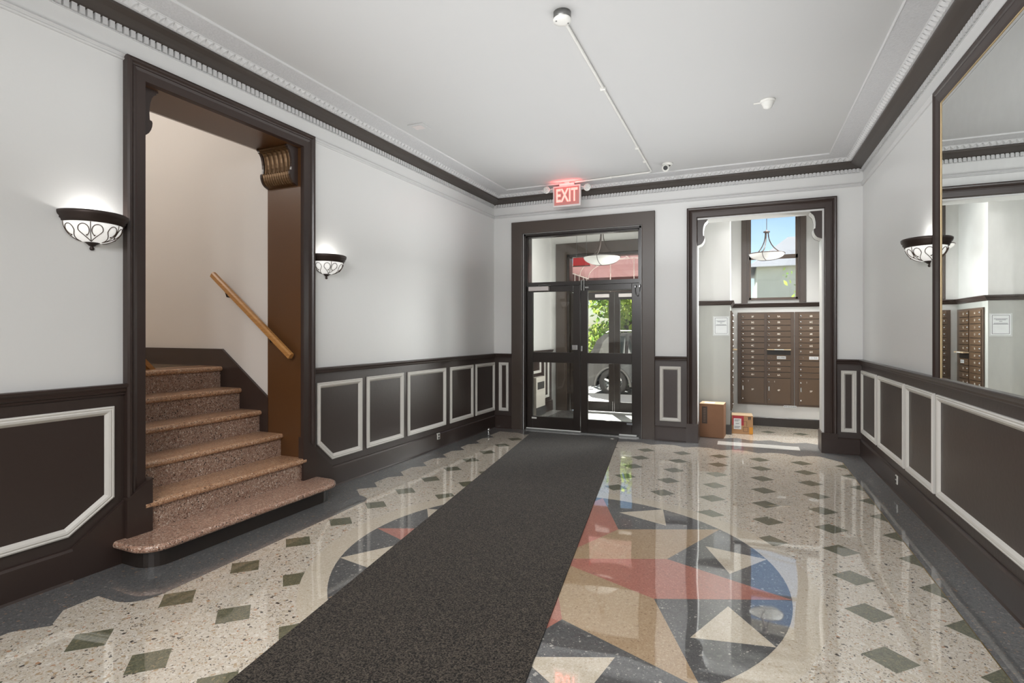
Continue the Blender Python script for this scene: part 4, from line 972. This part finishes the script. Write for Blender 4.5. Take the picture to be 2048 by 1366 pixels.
for loc, aim, p in (((-2.3,-1.6,3.2),(1.25,5.4,1.0),560), ((-.2,-1.6,3.2),(-1.9,6.6,.4),360)):
    l = lamp('fill_spot', 'SPOT', loc, p, (.98,.99,1), .25, (Vector(aim)-Vector(loc)).to_track_quat('-Z','Y').to_euler()); l.data.spot_size = 1.5; l.data.spot_blend = 1.0  # added front fill from behind the camera, no fixture there
l = lamp('vestibule_ceiling_fill', 'AREA', (-2.03,8.3,3.40), 24, (1,.985,.96), .8, (-.45,0,0)); l.data.shape = 'RECTANGLE'; l.data.size = 1.1; l.data.size_y = .1  # added fill behind the door header, not a fitting of the vestibule
l = lamp('vestibule_side_fill', 'AREA', (-.99,8.45,1.45), 62, (1,.99,.97), 1, Vector((-1,-.55,0)).to_track_quat('-Z','Y').to_euler()); l.data.shape = 'RECTANGLE'; l.data.size = .6; l.data.size_y = 1.9  # hidden lamp added to stand in for bright daylight at the doors
l = lamp('mail_ceiling_fill', 'AREA', (.42,8.0,3.48), 34, (1,.98,.95), .7); l.data.spread = 1.6  # unseen overhead lamp added to even out the mail room light
l = lamp('side_window_daylight', 'AREA', (1.88,8.34,2.175), 80, (.97,.985,1), 1); l.data.shape = 'RECTANGLE'; l.data.size = 1.0; l.data.size_y = 1.8; l.data.spread = 1.9; l.rotation_euler = Vector((-1,-.5,-.06)).to_track_quat('-Z','Y').to_euler()
lamp('stair_bulb', 'POINT', LW(5.6,-2.1,3.9), 84, (1,.94,.87), .12)
sun = lamp('sun', 'SUN', (0,20,20), 36, (1,.97,.92)); sun.data.angle = .01
sun.rotation_euler = Vector((.35,-.75,-.56)).to_track_quat('-Z','Y').to_euler()

wd = bpy.data.worlds.new('sky'); SC.world = wd; wd.use_nodes = True; nt = wd.node_tree
bg = nt.nodes['Background']; sk = nt.nodes.new('ShaderNodeTexSky'); sk.sky_type = 'NISHITA'; sk.sun_disc = False
sk.sun_elevation = math.radians(36); sk.sun_rotation = math.radians(-120); sk.air_density = 1.0; sk.dust_density = .8; sk.ozone_density = 1.5
nt.links.new(sk.outputs[0], bg.inputs[0]); bg.inputs[1].default_value = .22

# ------------------------------------------------------------------ camera and view
cam = bpy.data.cameras.new('camera'); co = bpy.data.objects.new('camera', cam); COL.objects.link(co); SC.camera = co
co.location = (0,0,H); co.rotation_euler = (PI/2, 0, math.radians(23.05))
cam.sensor_width = 36; cam.lens = 1080/2048*36; cam.shift_y = -(683-664)/2048; cam.clip_start = .02; cam.clip_end = 300
vs_ = SC.view_settings; SC.display_settings.display_device = 'sRGB'; vs_.view_transform = 'Standard'; vs_.look = 'None'; vs_.exposure = 0; vs_.gamma = 1
cy = SC.cycles; cy.use_denoising = True
try: cy.denoiser = 'OPENIMAGEDENOISE'
except Exception: pass
cy.max_bounces = 10; cy.diffuse_bounces = 5; cy.glossy_bounces = 5; cy.transmission_bounces = 6; cy.transparent_max_bounces = 12
cy.caustics_reflective = False; cy.caustics_refractive = False; cy.sample_clamp_indirect = 4.0; cy.blur_glossy = .5
